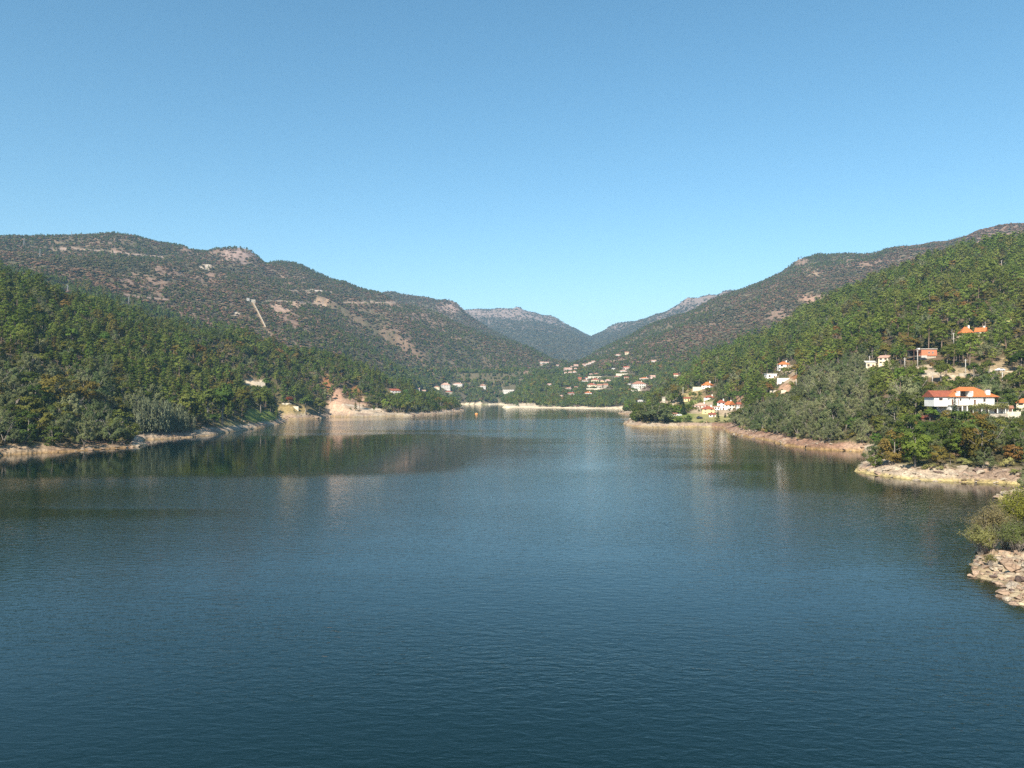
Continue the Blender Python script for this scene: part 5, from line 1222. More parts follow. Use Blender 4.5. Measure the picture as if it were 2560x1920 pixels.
# cars
def car(label, u, yb, paint, Y=None, yaw=0.2, ymin=0, L=4.2):
    if Y is None: x, Y, z = ground_hit(u, yb, ymin)
    x = (u - CU) / F * Y; z = CAMH - (yb - HY) / F * Y
    root = obj('parked_car', None, loc=(x, Y, z), rot=(0, 0, yaw)); tag(root, label, 'car')
    prof = [(-2.1, 0.35), (-2.1, 0.8), (-1.9, 0.95), (-1.2, 1.0), (-0.6, 1.42), (0.9, 1.45), (1.7, 1.0), (2.08, 0.9), (2.1, 0.35)]
    mb = MB(); k = len(prof)
    v = [(a, -0.82 + (0.12 if b > 1.2 else 0), b) for a, b in prof] + [(a, 0.82 - (0.12 if b > 1.2 else 0), b) for a, b in prof]
    mb.add(v, [tuple(range(k)), tuple(range(2 * k - 1, k - 1, -1))] + [(i, i + k, (i + 1) % k + k, (i + 1) % k) for i in range(k)])
    mb.build('body', M[paint], root)
    for sy in (-1, 1):
        MB().add([(-1.05, sy * 0.81, 1.03), (-0.55, sy * 0.74, 1.36), (0.85, sy * 0.74, 1.38), (1.45, sy * 0.81, 1.05)], [(0, 1, 2, 3)]).build('window', M['glass'], root)
        for sx in (-1.3, 1.3): MB().tube([(sx, sy * 0.62, 0.32), (sx, sy * 0.86, 0.32)], [0.33, 0.33], 14).build('wheel', M['rubber'], root)
    reserve(u - 8, u + 8, yb - 8, yb, Y); FOOT.append((x, Y, 3))
car('white car parked on the bare slope above the white villa', 2500, 928, 'carwhite', ymin=300)
car('dark car parked below the concrete base of the brick house', 2306, 901, 'cardark', ymin=300)
car('white car beside the little house near the shore grass', 1697, 1040, 'carwhite', ymin=480)
car('dark car parked on the grass below the yellow house', 1749, 1047, 'cardark', ymin=480)

# buoy and moored mast
def buoy():
    x, Y = pix(1191, 1035); root = obj('mooring_buoy', None, loc=(x, Y, 0)); tag(root, 'orange buoy floating near the far end of the lake', 'buoy')
    me = bpy.data.meshes.new('float'); import bmesh; bm = bmesh.new(); bmesh.ops.create_uvsphere(bm, u_segments=16, v_segments=10, radius=1.15)
    bmesh.ops.scale(bm, vec=(1.5, 1.0, 0.75), verts=bm.verts); bm.to_mesh(me); bm.free(); me.materials.append(M['orange']); obj('float', me, root, (0, 0, 0.3))
    MB().tube([(0, 0, 1.0), (0, 0, 1.9)], [0.12, 0.06], 6).build('top_mark', M['white'], root)
buoy()
def sailboat():
    x, Y = pix(1573, 1053.5); root = obj('moored_boat', None, loc=(x, Y, 0), rot=(0, 0, 0.5)); tag(root, 'small white boat with bare mast moored at the rocky point', 'boat')
    mb = MB(); st = [(-2.6, 0.75, 0.0), (-1.2, 1.0, 0), (0.6, 0.95, 0), (2.0, 0.5, 0.1), (2.9, 0.05, 0.25)]
    vs = []; 
    for xx, hw, dz in st: vs += [(xx, -hw, 0.75 + dz), (xx, -hw * 0.6, -0.25), (xx, hw * 0.6, -0.25), (xx, hw, 0.75 + dz)]
    fs = []
    for i in range(len(st) - 1):
        for k in range(3): fs.append((i * 4 + k, i * 4 + k + 1, i * 4 + 5 + k, i * 4 + 4 + k))
        fs.append((i * 4 + 3, i * 4, i * 4 + 4, i * 4 + 7))
    fs += [(0, 3, 2, 1), (16, 17, 18, 19)]
    mb.add(vs, fs).build('hull', M['carwhite'], root)
    MB().tube([(0.3, 0, 0.6), (0.3, 0, 5.6)], [0.06, 0.04], 6).build('mast', M['metal'], root)
    MB().box(-0.9, 0.8, -0.5, 0.5, 0.752, 1.15).build('cabin', M['white'], root)
sailboat()

# ------------------------------------------------------------------ woods
def single_tree(name, label, cat, kind, mat, X, Y, Z, scale, rz, lod=0, var=0, group=None, n=4, sz=None, seed=0):
    v = variants(kind, mat, lod, n, seed); v = v[var % len(v)]
    root = bpy.data.objects.new(name, None); root.empty_display_size = 0.3
    root.location = (X, Y, Z); root.rotation_euler = (0, 0, rz); root.scale = sz or (scale, scale, scale)
    COL.objects.link(root); tag(root, label, cat, group)
    for nm, me in (('trunk', v[0]), ('crown', v[1])):
        o = bpy.data.objects.new(nm, me); o.parent = root; COL.objects.link(o)
    return root

# trees one can point at: kind, leaves, photo column, base row, height px, width factor, name, category, label
PICK = [
 ('oak', 'oak', 462, 1072, 108, 1.0, 'oak_tree', 'tree', 'broad round oak beside the bamboo on the left shore', 0),
 ('oak', 'oak', 556, 1064, 112, 0.85, 'oak_tree', 'tree', 'tallest dark oak with bare trunk on the left shore bank', 0),
 ('oak', 'oak', 520, 1052, 92, 0.9, 'oak_tree', 'tree', 'dark oak behind the tallest one on the left shore', 0),
 ('oak', 'oak', 610, 1034, 72, 0.95, 'oak_tree', 'tree', 'oak at the top of the grass slope on the left shore', 0),
 ('oak', 'oak', 652, 1032, 66, 0.95, 'oak_tree', 'tree', 'round oak right of the grass slope on the left shore', 0),
 ('oak', 'oak', 765, 1036, 52, 1.1, 'oak_tree', 'tree', 'low spreading oak at the water below the red tree', 0),
 ('oak', 'oak', 800, 1040, 50, 1.1, 'oak_tree', 'tree', 'dark oak at the left foot of the landslip', 0),
 ('oak', 'redleaf', 724, 1012, 25, 1.0, 'red_tree', 'tree', 'small round tree with red autumn leaves on the left shore', 0),
 ('cypress', 'cypress', 1701, 1012, 30, 2.6, 'conifer', 'tree', 'broad dark conifer by the winding path of the hamlet', 480),
 ('cypress', 'cypress', 1709, 1037, 34, 1.9, 'conifer', 'tree', 'dark pointed conifer left of the yellow house', 480),
 ('cypress', 'cypress', 1795, 1044, 20, 1.5, 'conifer', 'tree', 'dark round conifer right of the yellow house', 480),
 ('cypress', 'cypress', 1813, 1044, 13, 2.4, 'conifer', 'tree', 'small ball shaped conifer below the tall white pair', 480),
 ('cypress', 'cypress', 2387, 1036, 44, 1.3, 'cypress', 'tree', 'dark pointed cypress in front of the white villa', 0),
 ('oak', 'fresh', 1522, 925, 21, 1.3, 'light_green_tree', 'tree', 'bright light green tree in the upper village', 1300),
 ('mimosa', 'mimosa_d', 1640, 1054, 58, 1.7, 'large_bush', 'tree', 'big rounded grey green tree on the rocky point', 480),
 ('mimosa', 'mimosa_d', 1612, 1052, 40, 1.6, 'large_bush', 'tree', 'grey green tree left of the big rounded one on the point', 480),
 ('mimosa', 'mimosa_d', 1660, 1056, 44, 1.6, 'large_bush', 'tree', 'dark tree right of the big rounded one on the point', 480),
 ('oak', 'oak', 2352, 958, 62, 0.95, 'oak_tree', 'tree', 'dark round oak on the bare slope behind the white villa', 300),
 ('oak', 'oak', 2434, 948, 50, 0.9, 'oak_tree', 'tree', 'dark oak on the bare slope between pole and white car', 300),
 ('pine', 'pine_r', 2530, 925, 66, 1.2, 'pine_tree', 'tree', 'lone pine with bare trunk right of the white car', 300),
 ('pine', 'pine_r', 2408, 905, 62, 1.2, 'pine_tree', 'tree', 'lone pine above the tall pale pole', 300),
 ('oak', 'autumn', 2091, 848, 18, 1.1, 'autumn_tree', 'tree', 'yellow orange tree in the middle of the right pine wood', 400),
 ('oak', 'autumn', 2213, 858, 20, 0.9, 'autumn_tree', 'tree', 'small yellow tree above the grey roofed shed', 400),
 ('oak', 'autumn', 2540, 848, 30, 0.9, 'autumn_tree', 'tree', 'orange brown tree right of the two orange roofed houses', 400),
 ('oak', 'autumn', 2376, 1160, 34, 1.0, 'dry_bush', 'bush', 'rusty brown dry bush on the near headland bank', 150),
 ('scrub', 'olive', 2418, 1168, 24, 1.0, 'olive_bush', 'bush', 'yellow olive bush left of the brown boulder on the headland', 150),
 ('scrub', 'olive', 2518, 1168, 34, 0.9, 'olive_bush', 'bush', 'yellow olive bush right of the pale gully on the headland', 150),
 ('scrub', 'olive', 2348, 1172, 18, 1.0, 'olive_bush', 'bush', 'yellow olive bush left of the rusty dry bush', 150),
 ('oak', 'fresh', 2325, 1052, 38, 1.6, 'fresh_green_tree', 'tree', 'bright yellow green tree left below the white villa', 0),
 ('oak', 'fresh', 2290, 1060, 30, 1.5, 'fresh_green_tree', 'tree', 'bright green shrub tree further left below the white villa', 0),
]
hand = []
for i, (kind, mat, u, yb, hp, wf, nm, cat, lab, yn) in enumerate(PICK):
    X, Y, Z = ground_hit(u, yb, yn if yn else 120, 1100 if yn < 1000 else 2600)
    h = hp * Y / F; unit = 4.0 if kind == 'scrub' else 10.0; s = h / unit
    hand.append((X, Y, h))
    if nm in ('cypress',): X, Y = (u - CU) / F * 277, 277; Z = CAMH - (yb - HY) / F * Y; s = hp * Y / F / 10
    single_tree(nm, lab, cat, kind, mat, X, Y, Z - 0.3, s, i * 1.3, 0, i, n=4, sz=(s * wf, s * wf, s), seed=3)
    FOOT.append((X, Y, 3.0 * s * wf * (0.5 if kind != 'cypress' else 0.3)))
    if nm in ('red_tree', 'light_green_tree', 'autumn_tree', 'conifer', 'dry_bush', 'olive_bush'):
        hwp = 2.4 * s * wf / Y * F; reserve(u - hwp, u + hwp, yb - hp, yb - 2, Y, 0)
for i, (u, yb, hp) in enumerate(((345, 1082, 62), (358, 1079, 78), (378, 1080, 88), (398, 1080, 84), (418, 1081, 66), (436, 1080, 62), (455, 1080, 56), (474, 1080, 50), (365, 1072, 92), (408, 1072, 80), (447, 1070, 70))):
    X, Y, Z = ground_hit(u, yb, 300, 480); s = hp * Y / F / 10
    lab = {0: 'leftmost clump of the grey green bamboo grove', 8: 'tallest clump at the back of the bamboo grove', 7: 'lowest clump at the right end of the bamboo grove'}.get(i, ('second', 'third', 'fourth', 'fifth', 'sixth', 'seventh')[i - 1] + ' bamboo clump from the left along the front of the grove' if i < 7 else ('middle', 'right')[i - 9] + ' clump in the back row of the bamboo grove')
    single_tree('bamboo_clump', lab, 'bamboo', 'bamboo', 'bamboo', X, Y, Z - 0.2, s, i, 0, i, 'bamboo grove on the left shore', n=3, sz=(s * 1.0, s * 1.0, s)); FOOT.append((X, Y, 3.0))

def sample(n, u0, u1, y0, y1):
    U = rng.uniform(u0, u1, n); Y = np.sqrt(rng.uniform(y0 * y0, y1 * y1, n))
    return U, Y

def wood(n, u0, u1, y0, y1, hmax):
    U, Y = sample(n, u0, u1, y0, y1)
    Z = bil(GZ, U, Y); sd = bil(GSD, U, Y); who = near_of(GWHO, U, Y)
    vis = (Z + hmax - CAMH) / Y > bil(RUNP, U, Y) - 0.004
    ok = vis & (sd > np.where((U < 330) | ((U > 2060) & (U < 2210)), 3.0, np.where(U > 2200, 4.8, 6))) & (Z > np.where(Y < 130, 0.4, 1.1))
    U, Y, Z, sd, who = U[ok], Y[ok], Z[ok], sd[ok], who[ok]
    Vr = HY - (Z - CAMH) / Y * F
    X = (U - CU) / F * Y
    wob = fbm(X / 45, Y / 45, 301, 4) * 0.5 + fbm(X / 13, Y / 13, 311, 3) * 0.7
    _, dn = patch_fields(U, Vr, Y, wob)
    keep = rng.random(len(U)) < dn
    return [a[keep] for a in (U, Y, Z, sd, who, Vr, X)]

KINDS = {}   # name -> index lists in the pattern collection
patterns = bpy.data.collections.new('tree_patterns')
def K(kind, mat, lod, n=4): 
    key = (kind, mat, lod)
    if key not in KINDS: KINDS[key] = protos(patterns, kind, mat, lod, n, trunk=lod < 2 or kind == 'pine')
    return KINDS[key]

LID = {k: i for i, k in enumerate(LN)}
TREES = []     # rows: family, kind, mat, X, Y, Z, scale
def pick(probs, n):
    keys = list(probs); p = np.array([probs[k] for k in keys], float)
    if p.ndim == 1: p = np.tile(p[:, None], (1, n))
    p = p / p.sum(0); c = np.cumsum(p, 0); r = rng.random(n)
    return (r[None, :] > c).sum(0), keys

def near_woods():
    U, Y, Z, sd, who, Vr, X = wood(62000, -260, 2820, 90, 1150, 11)
    n = len(U)
    g = fbm(X / 60, Y / 60, 501, 4); g2 = fbm(X / 110, Y / 110, 511, 4); g3 = fbm(X / 25, Y / 25, 521, 3)
    left = U < 1240
    grove = (U > 1780) & (Y < 470) & (sd < 95) & (U < 2175)
    head = (U >= 2130) & (Y < 330)
    leftshore = left & (sd < 55) & (Y < 420)
    point = (U > 1380) & (U < 1860) & (Y > 470) & (sd < 40)
    pin = np.where(left, 0.62 + 0.5 * g, 0.62 + 0.5 * g); pin = np.clip(pin, 0.08, 0.92)
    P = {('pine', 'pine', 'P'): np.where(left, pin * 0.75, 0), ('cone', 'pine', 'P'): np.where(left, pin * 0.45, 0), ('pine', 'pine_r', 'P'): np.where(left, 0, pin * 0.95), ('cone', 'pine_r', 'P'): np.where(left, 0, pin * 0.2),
         ('oak', 'oak', 'O'): (1 - pin) * 0.7, ('oak', 'autumn', 'O'): (1 - pin) * np.clip(0.12 + 0.5 * g2, 0.02, 0.5), ('mimosa', 'mimosa_d', 'M'): (1 - pin) * 0.30, ('mimosa', 'mimosa', 'M'): (1 - pin) * 0.10, ('oak', 'fresh', 'O'): (1 - pin) * 0.05}
    k0 = list(P)
    def force(mask, d):
        for k in k0: P[k] = np.where(mask, d.get(k[:2], 0), P[k])
    for nm_ in ('oak', 'fresh', 'autumn'): P[('roundoak', nm_, 'O')] = np.zeros(n)
    k0 = list(P)
    force(grove, {('mimosa', 'mimosa'): 0.62, ('mimosa', 'mimosa_d'): 0.36, ('oak', 'oak'): 0.02})
    force(head & (g > -0.1), {('mimosa', 'mimosa_d'): 0.3, ('roundoak', 'oak'): 0.5, ('mimosa', 'mimosa'): 0.06, ('roundoak', 'fresh'): 0.16, ('roundoak', 'autumn'): 0.05})
    force(head & (g <= -0.1), {('mimosa', 'mimosa_d'): 0.5, ('roundoak', 'oak'): 0.2, ('mimosa', 'mimosa'): 0.3})
    force(leftshore, {('mimosa', 'mimosa_d'): 0.5, ('roundoak', 'oak'): 0.34, ('mimosa', 'mimosa'): 0.16, ('cone', 'pine'): 0.08})
    force(point, {('mimosa', 'mimosa_d'): 0.3, ('roundoak', 'oak'): 0.45, ('roundoak', 'fresh'): 0.1, ('pine', 'pine_r'): 0.1})
    w, keys = pick(P, n)
    base = np.where(left, 0.95, 0.98) + 0.38 * g3
    sc = base * (0.62 + 0.8 * rng.random(n) ** 1.4)
    fam = np.array([k[2] for k in keys])[w]; kd = np.array([k[0] for k in keys])[w]
    sc = np.where(np.isin(kd, ('oak', 'roundoak')), sc * 0.95, sc); sc = np.where(kd == 'mimosa', sc * np.where(grove, 0.95, 1.05), sc)
    sc = np.where(fam == 'P', sc * np.where(left, 1.2, 1.38), sc) * np.where(leftshore, 1.2, 1.0)
    sc = sc * np.clip(0.55 + sd / 22, 0.6, 1)
    half = np.where(kd == 'pine', 2.4, 3.0) * sc
    f = place_filter(U, Y, Z, 10 * sc, half)
    ok = (f > 0.14)
    sc = np.where(f < 1, sc * f * 0.95, sc)
    # spacing: thin out where crowns would fully overlap
    cell = {}
    order = np.argsort(rng.random(n)); good = np.zeros(n, bool)
    R = np.where(kd == 'pine', 3.4, np.where(kd == 'cone', 3.4, 4.1)) * sc
    for i in order:
        if not ok[i]: continue
        c = (int(X[i] // 6), int(Y[i] // 6)); hit = False
        for a in (-1, 0, 1):
            for b in (-1, 0, 1):
                for j in cell.get((c[0] + a, c[1] + b), ()):
                    if (X[i] - X[j]) ** 2 + (Y[i] - Y[j]) ** 2 < (0.5 * (R[i] + R[j])) ** 2: hit = True; break
                if hit: break
            if hit: break
        if not hit: good[i] = True; cell.setdefault(c, []).append(i)
    for i in np.where(good)[0]: TREES.append((fam[i], kd[i], keys[w[i]][1], X[i], Y[i], Z[i], sc[i], U[i], sd[i]))
near_woods()

FAMN = {'P': ('pine_tree', 'pine'), 'O': ('broadleaf_tree', 'broadleaf'), 'M': ('mimosa_tree', 'mimosa')}
MARKS = [(2430, 1000, 'white villa'), (2320, 885, 'brick house'), (2178, 912, 'grey roofed shed'), (2436, 828, 'pair of orange roofed houses'), (2500, 924, 'white car on the slope'), (1961, 912, 'orange roofed pavilion'), (1929, 940, 'flat roofed house in the pines'),
         (1992, 952, 'rust coloured clearing'), (1815, 1012, 'tall white pair of houses'), (1772, 1026, 'yellow house'), (1659, 1000, 'stone tower'), (1770, 963, 'house with broad orange roof'), (2375, 690, 'round hillside boulder'), (2476, 1168, 'pale gully'), (2376, 1145, 'rusty dry bush'),
         (2318, 1046, 'garden shed'), (1640, 1030, 'big rounded tree'), (400, 1040, 'bamboo grove'), (556, 1010, 'tallest oak of the left shore'), (724, 1000, 'red tree'), (870, 1010, 'landslip'), (640, 957, 'cream wall in the pines'), (986, 980, 'house with single pitch roof'), (350, 1108, 'dark spit'),
         (655, 1040, 'grass slope of the left shore'), (169, 722, 'pylon behind the left crest'), (322, 750, 'middle mountain pylon'), (2091, 840, 'yellow orange tree'), (1690, 938, 'cream house alone in the pines'), (2414, 918, 'tall pale pole'), (2150, 1128, 'cove corner'), (1850, 1088, 'end of the hamlet beach'),
         (30, 1132, 'stony left bank'), (230, 1120, 'shore bush by the spit'), (1000, 1035, 'far left headland')]
def tree_label(fam, mat, u, y, z, sc):
    v = HY - (z + 5 * sc - CAMH) / y * F
    d = [math.hypot(u - a, v - b) for a, b, _ in MARKS]; k = int(np.argmin(d)); a, b, nm = MARKS[k]; dx, dy = u - a, v - b
    rel = ('right of' if dx > 0 else 'left of') if abs(dx) > abs(dy) else ('below' if dy > 0 else 'above')
    dist = 'just ' if d[k] < 45 else '' if d[k] < 120 else 'far '
    size = 'tall ' if sc > 1.3 else 'small ' if sc < 0.85 else ''
    kind = {'P': 'green pine', 'M': 'grey green feathery tree'}.get(fam) or {'autumn': 'yellowing autumn tree', 'fresh': 'bright green leafy tree'}.get(mat, 'dark green broadleaf tree')
    if fam == 'M' and mat == 'mimosa': kind = 'pale grey green feathery tree'
    grp = {'P': 'pines', 'M': 'feathery trees', 'O': 'broadleaf trees'}[fam] + (' of the left hill and shore' if u < 1240 else ' of the right hillside and shore')
    return (size + kind + ' ' + dist + rel + ' the ' + nm, grp)

REST = {'P': [], 'O': [], 'M': []}
for fam in 'POM':
    rows = [t for t in TREES if t[0] == fam]
    rows.sort(key=lambda t: -t[6] / t[4])
    cnt = 0
    for t in rows:
        inview = -15 < t[7] < 2575
        if inview and cnt < 300:
            lab, grp = tree_label(fam, t[2], t[7], t[4], t[5], t[6])
            single_tree(FAMN[fam][0], lab, 'tree', t[1], t[2], t[3], t[4], t[5] - 0.25, t[6], rng.uniform(0, 6.28), 0, cnt, grp, n=5 if fam != 'O' else 4,
                        sz=(t[6] * rng.uniform(0.88, 1.15), t[6] * rng.uniform(0.88, 1.15), t[6])); cnt += 1
        else: REST[fam].append((t[1], t[2], t[3], t[4], t[5], t[6]))

# ---- the mountains: scrub and small trees beyond counting
MOUNT = []
def far_woods():
    U, Y, Z, sd, who, Vr, X = wood(230000, -200, 2760, 1100, 3200, 7)
    n = len(U); g = fbm(X / 150, Y / 150, 601, 5, 0.6); g2 = fbm(X / 420, Y / 420, 611, 3); g3 = fbm(X / 60, Y / 60, 621, 3); g4 = fbm(X / 230, Y / 230, 641, 4, 0.6)
    valley = (Z < 75) & (U > 960) & (U < 1760)
    low = 1 - sstep(60, 260, Z)
    dens = np.clip(0.85 + 0.6 * g + 0.35 * g3 + 0.3 * low, 0.3, 1.0)
    keep = rng.random(n) < dens
    tree = np.clip(0.25 + 0.9 * g2 + 0.45 * low + 0.3 * g, 0.05, 0.95)
    P = {('scrub', 'scrub'): (1 - tree) * 0.5, ('scrub', 'heath'): (1 - tree) * np.clip(0.5 + 1.9 * g4 - 0.45 * low, 0, 1.6), ('scrub', 'scrub_d'): (1 - tree) * 0.4, ('cone', 'pine'): tree * 0.40, ('pine', 'pine'): tree * 0.25, ('oak', 'scrub_d'): tree * 0.25, ('oak', 'oak'): tree * 0.1 * (low + 0.2)}
    for k, v in {('pine', 'pine_r'): 0.4, ('oak', 'oak'): 0.35, ('mimosa', 'mimosa_d'): 0.3, ('cone', 'pine'): 0.2, ('oak', 'autumn'): 0.03}.items(): P.setdefault(k, np.zeros(n)); P[k] = np.where(valley, v, P[k])
    for k in P:
        if k[0] == 'scrub': P[k] = np.where(valley, 0.03, P[k])
        if k == ('oak', 'scrub_d'): P[k] = np.where(valley, 0, P[k])
    w, keys = pick(P, n)
    kd = np.array([k[0] for k in keys])[w]
    sc = rng.uniform(0.75, 1.3, n) * np.where(kd == 'scrub', 1.15, np.where(valley, 0.9, 0.62 + 0.15 * low))
    f = place_filter(U, Y, Z, sc * np.where(kd == 'scrub', 4, 10), 2.6 * sc)
    keep &= f > 0.12; sc = sc * np.where(f < 1, f, 1)
    for i in np.where(keep)[0]: MOUNT.append((kd[i], keys[w[i]][1], X[i], Y[i], Z[i], sc[i]))
    U, Y, Z, sd, who, Vr, X = wood(52000, 1080, 1960, 3000, 5400, 6)
    n = len(U); g = fbm(X / 300, Y / 300, 631, 5, 0.6)
    top = sstep(240, 520, Z + 120 * g)
    keep = rng.random(n) < np.clip(1.15 - 1.05 * top + 0.3 * g, 0.06, 1)
    for i in np.where(keep)[0]: MOUNT.append(('scrub', 'scrub_d' if rng.random() < 0.6 else 'scrub', X[i], Y[i], Z[i], rng.uniform(1.2, 2.4)))
far_woods()

def flush(name, label, rows, lodf):
    P = []; I = []; S = []; R = []
    for kd, mt, x, y, z, s in rows:
        ks = K(kd, mt, lodf(y)); I.append(ks[int(rng.integers(len(ks)))]); P.append((x, y, z - 0.3))
        wd = 1.4 if kd == 'scrub' else 1.0
        S.append((s * wd * rng.uniform(0.85, 1.15), s * wd * rng.uniform(0.85, 1.15), s * (0.75 if kd == 'scrub' else 1.0))); R.append((rng.normal(0, 0.04), rng.normal(0, 0.04), rng.uniform(0, 6.28)))
    scatter_object(name, label, P, I, S, R, patterns)
lodf = lambda y: 0 if y < 330 else 1 if y < 1150 else 2
flush('pine_forest', 'dense pine wood covering the hills on both shores', REST['P'], lodf)
flush('broadleaf_forest', 'broadleaf trees filling the woods on both shores', REST['O'], lodf)
flush('mimosa_thicket', 'grey green feathery trees filling the woods', REST['M'], lodf)
flush('mountain_scrub', 'dark scrub and small trees over the mountain slopes', MOUNT, lodf)
print('trees', len(TREES), {k: len(v) for k, v in REST.items()}, len(MOUNT))

# ---- low undergrowth between the near trees
def undergrowth():
    U, Y, Z, sd, who, Vr, X = wood(26000, -150, 2700, 90, 900, 5)
    ok = sd > 3.5
    f = place_filter(U, Y, Z, np.full(len(U), 2.2), np.full(len(U), 1.2)); ok &= f > 0.6
    P = []; I = []; S = []; R = []
    for i in np.where(ok)[0]:
        m = 'olive' if (rng.random() < 0.16) else 'oak' if rng.random() < 0.6 else 'drygrass' if rng.random() < 0.3 else 'scrub'
        ks = K('scrub', m, 0 if Y[i] < 260 else 1); I.append(ks[int(rng.integers(len(ks)))]); P.append((X[i], Y[i], Z[i] - 0.2)); s = rng.uniform(0.3, 0.75)
        S.append((s, s, s * rng.uniform(0.7, 1.2))); R.append((0, 0, rng.uniform(0, 6.28)))
    scatter_object('undergrowth', 'low bushes and bracken under the trees', P, I, S, R, patterns)
undergrowth()

# ------------------------------------------------------------------ rocks
def rock_mesh(name, seed, mat, sub=3, flat=0.62):
    import bmesh
    bm = bmesh.new(); bmesh.ops.create_icosphere(bm, subdivisions=sub, radius=1.0)
    r = random.Random(seed)
    planes = []
    for i in range(13):
        d = Vector((r.gauss(0, 1), r.gauss(0, 1), r.gauss(0, 0.9))).normalized(); planes.append((d, r.uniform(0.38, 0.78)))
    for v in bm.verts:
        p = v.co.copy()
        for d, k in planes:
            e = p.dot(d)
            if e > k: p -= d * (e - k)
        p *= 1 + 0.12 * mnoise.noise(p * 2.2 + Vector((seed, 0, 0))) + 0.05 * mnoise.noise(p * 6 + Vector((0, seed, 0)))
        v.co = Vector((p.x, p.y * r.choice((1, 1)), p.z * flat))
    me = bpy.data.meshes.new(name); bm.to_mesh(me); bm.free(); me.materials.append(M[mat])
    for p in me.polygons: p.use_smooth = False
    return me
ROCKS = {m: [rock_mesh('boulder', 11 + i + 50 * j, m) for i in range(6)] for j, m in enumerate(('rock', 'rock_pale', 'rock_dark'))}

def boulder(label, X, Y, Z, s, mat='rock', group=None, rz=0.0, sz=None, k=0, name='boulder'):
    o = bpy.data.objects.new(name, ROCKS[mat][k % 6]); o.location = (X, Y, Z); o.rotation_euler = (random.uniform(-0.25, 0.25), random.uniform(-0.25, 0.25), rz); o.scale = sz or (s, s * 0.85, s)
    COL.objects.link(o); tag(o, label, 'boulder', group); return o
def at_ground(u, yb, ymin=0, ymax=9999): return ground_hit(u, yb, ymin, ymax)
x, y, z = at_ground(2443, 1182, 150, 300); boulder('big brown boulder at the foot of the pale gully on the headland', x, y, z + 0.7, 1.5, 'rock_dark', k=1, sz=(1.6, 1.2, 1.5)); reserve(2430, 2458, 1165, 1180, y); FOOT.append((x, y, 2))
x, y, z = at_ground(2375, 697, 500, 1000); boulder('large round boulder standing alone on the upper right hillside', x, y, z + 2.6, 3.4, 'rock_dark', k=2, sz=(3.4, 3.2, 4.6)); reserve(2364, 2388, 678, 697, y)
for i, (u, yy) in enumerate(((2362, 704), (2385, 702), (2370, 712))):
    x, y, z = at_ground(u, yy, 500, 1000); boulder(('left', 'right', 'lowest')[i] + ' reddish slab below the large round boulder on the hillside', x, y, z + 0.8, 2.6, 'rock', k=i, sz=(3.4, 2.2, 1.6)); reserve(u - 8, u + 8, yy - 6, yy, y)
for i, (u, yy, w) in enumerate(((783, 727, 5.5), (797, 728, 8), (592, 787, 4), (516, 672, 9), (508, 676, 5))):
    x, y, z = at_ground(u, yy, 1000, 2600); boulder(('left small white slab on the left mountain below the skyline', 'right larger white slab on the left mountain below the skyline', 'lone white rock left of the penstock', 'pale flat slab high on the left mountain', 'small pale rock below the flat slab on the left mountain')[i], x, y, z + 1, 4, 'rock_pale', k=i, sz=(w, 4, 3.2))
    reserve(u - 8, u + 8, yy - 6, yy, y)

# the heap of stones on the near spur at the right edge
cnt = 0
pts = []
for tr in range(4000):
    u = random.uniform(2436, 2600); Yv = random.uniform(80, 112)
    X = (u - CU) / F * Yv
    sdv = float(bil(GSD, np.array([u]), np.array([Yv]))[0])
    if not (-0.6 < sdv < 9): continue
    s = random.choice((0.22, 0.28, 0.34, 0.42, 0.55, 0.8)) * (1.2 if sdv < 2 else 1.0)
    if any((X - a) ** 2 + (Yv - b) ** 2 < (0.75 * (s + c)) ** 2 for a, b, c in pts): continue
    pts.append((X, Yv, s)); zz = float(bil(GZ, np.array([u]), np.array([Yv]))[0])
    wet = sdv < 1.0
    big = 'large' if s > 0.6 else 'middling' if s > 0.33 else 'small'; part = 'at the tip' if u < 2470 else 'in the middle' if u < 2520 else 'toward the picture edge'
    part = part + (' by the bushes' if Yv > 100 else '')
    boulder(big + ' stone at the waterline ' + part + ' of the near spur' if wet else big + ' angular stone heaped ' + part + ' of the near spur', X, Yv, max(zz, -0.15) + s * 0.18, s, random.choice(('rock', 'rock', 'rock', 'rock_pale', 'rock_dark')), 'waterline stones of the near spur' if wet else 'stones heaped on the near spur',
            random.uniform(0, 6.28), (s * random.uniform(0.9, 1.5), s * random.uniform(0.7, 1.1), s * random.uniform(0.6, 1.0)), cnt)
    cnt += 1
    if cnt >= 220: break
x, y = ud(2535, 93); z = float(bil(GZ, np.array([2535.0]), np.array([93.0]))[0]); boulder('largest flat pink boulder on the near spur', x, y, z + 0.45, 1.5, 'rock', k=4, sz=(1.7, 1.3, 1.1))
x, y = ud(2556, 90); z = float(bil(GZ, np.array([2556.0]), np.array([90.0]))[0]); boulder('rounded grey pink boulder at the right edge on the near spur', x, y, z + 0.4, 1.2, 'rock_dark', k=3, sz=(1.2, 1.0, 1.0))

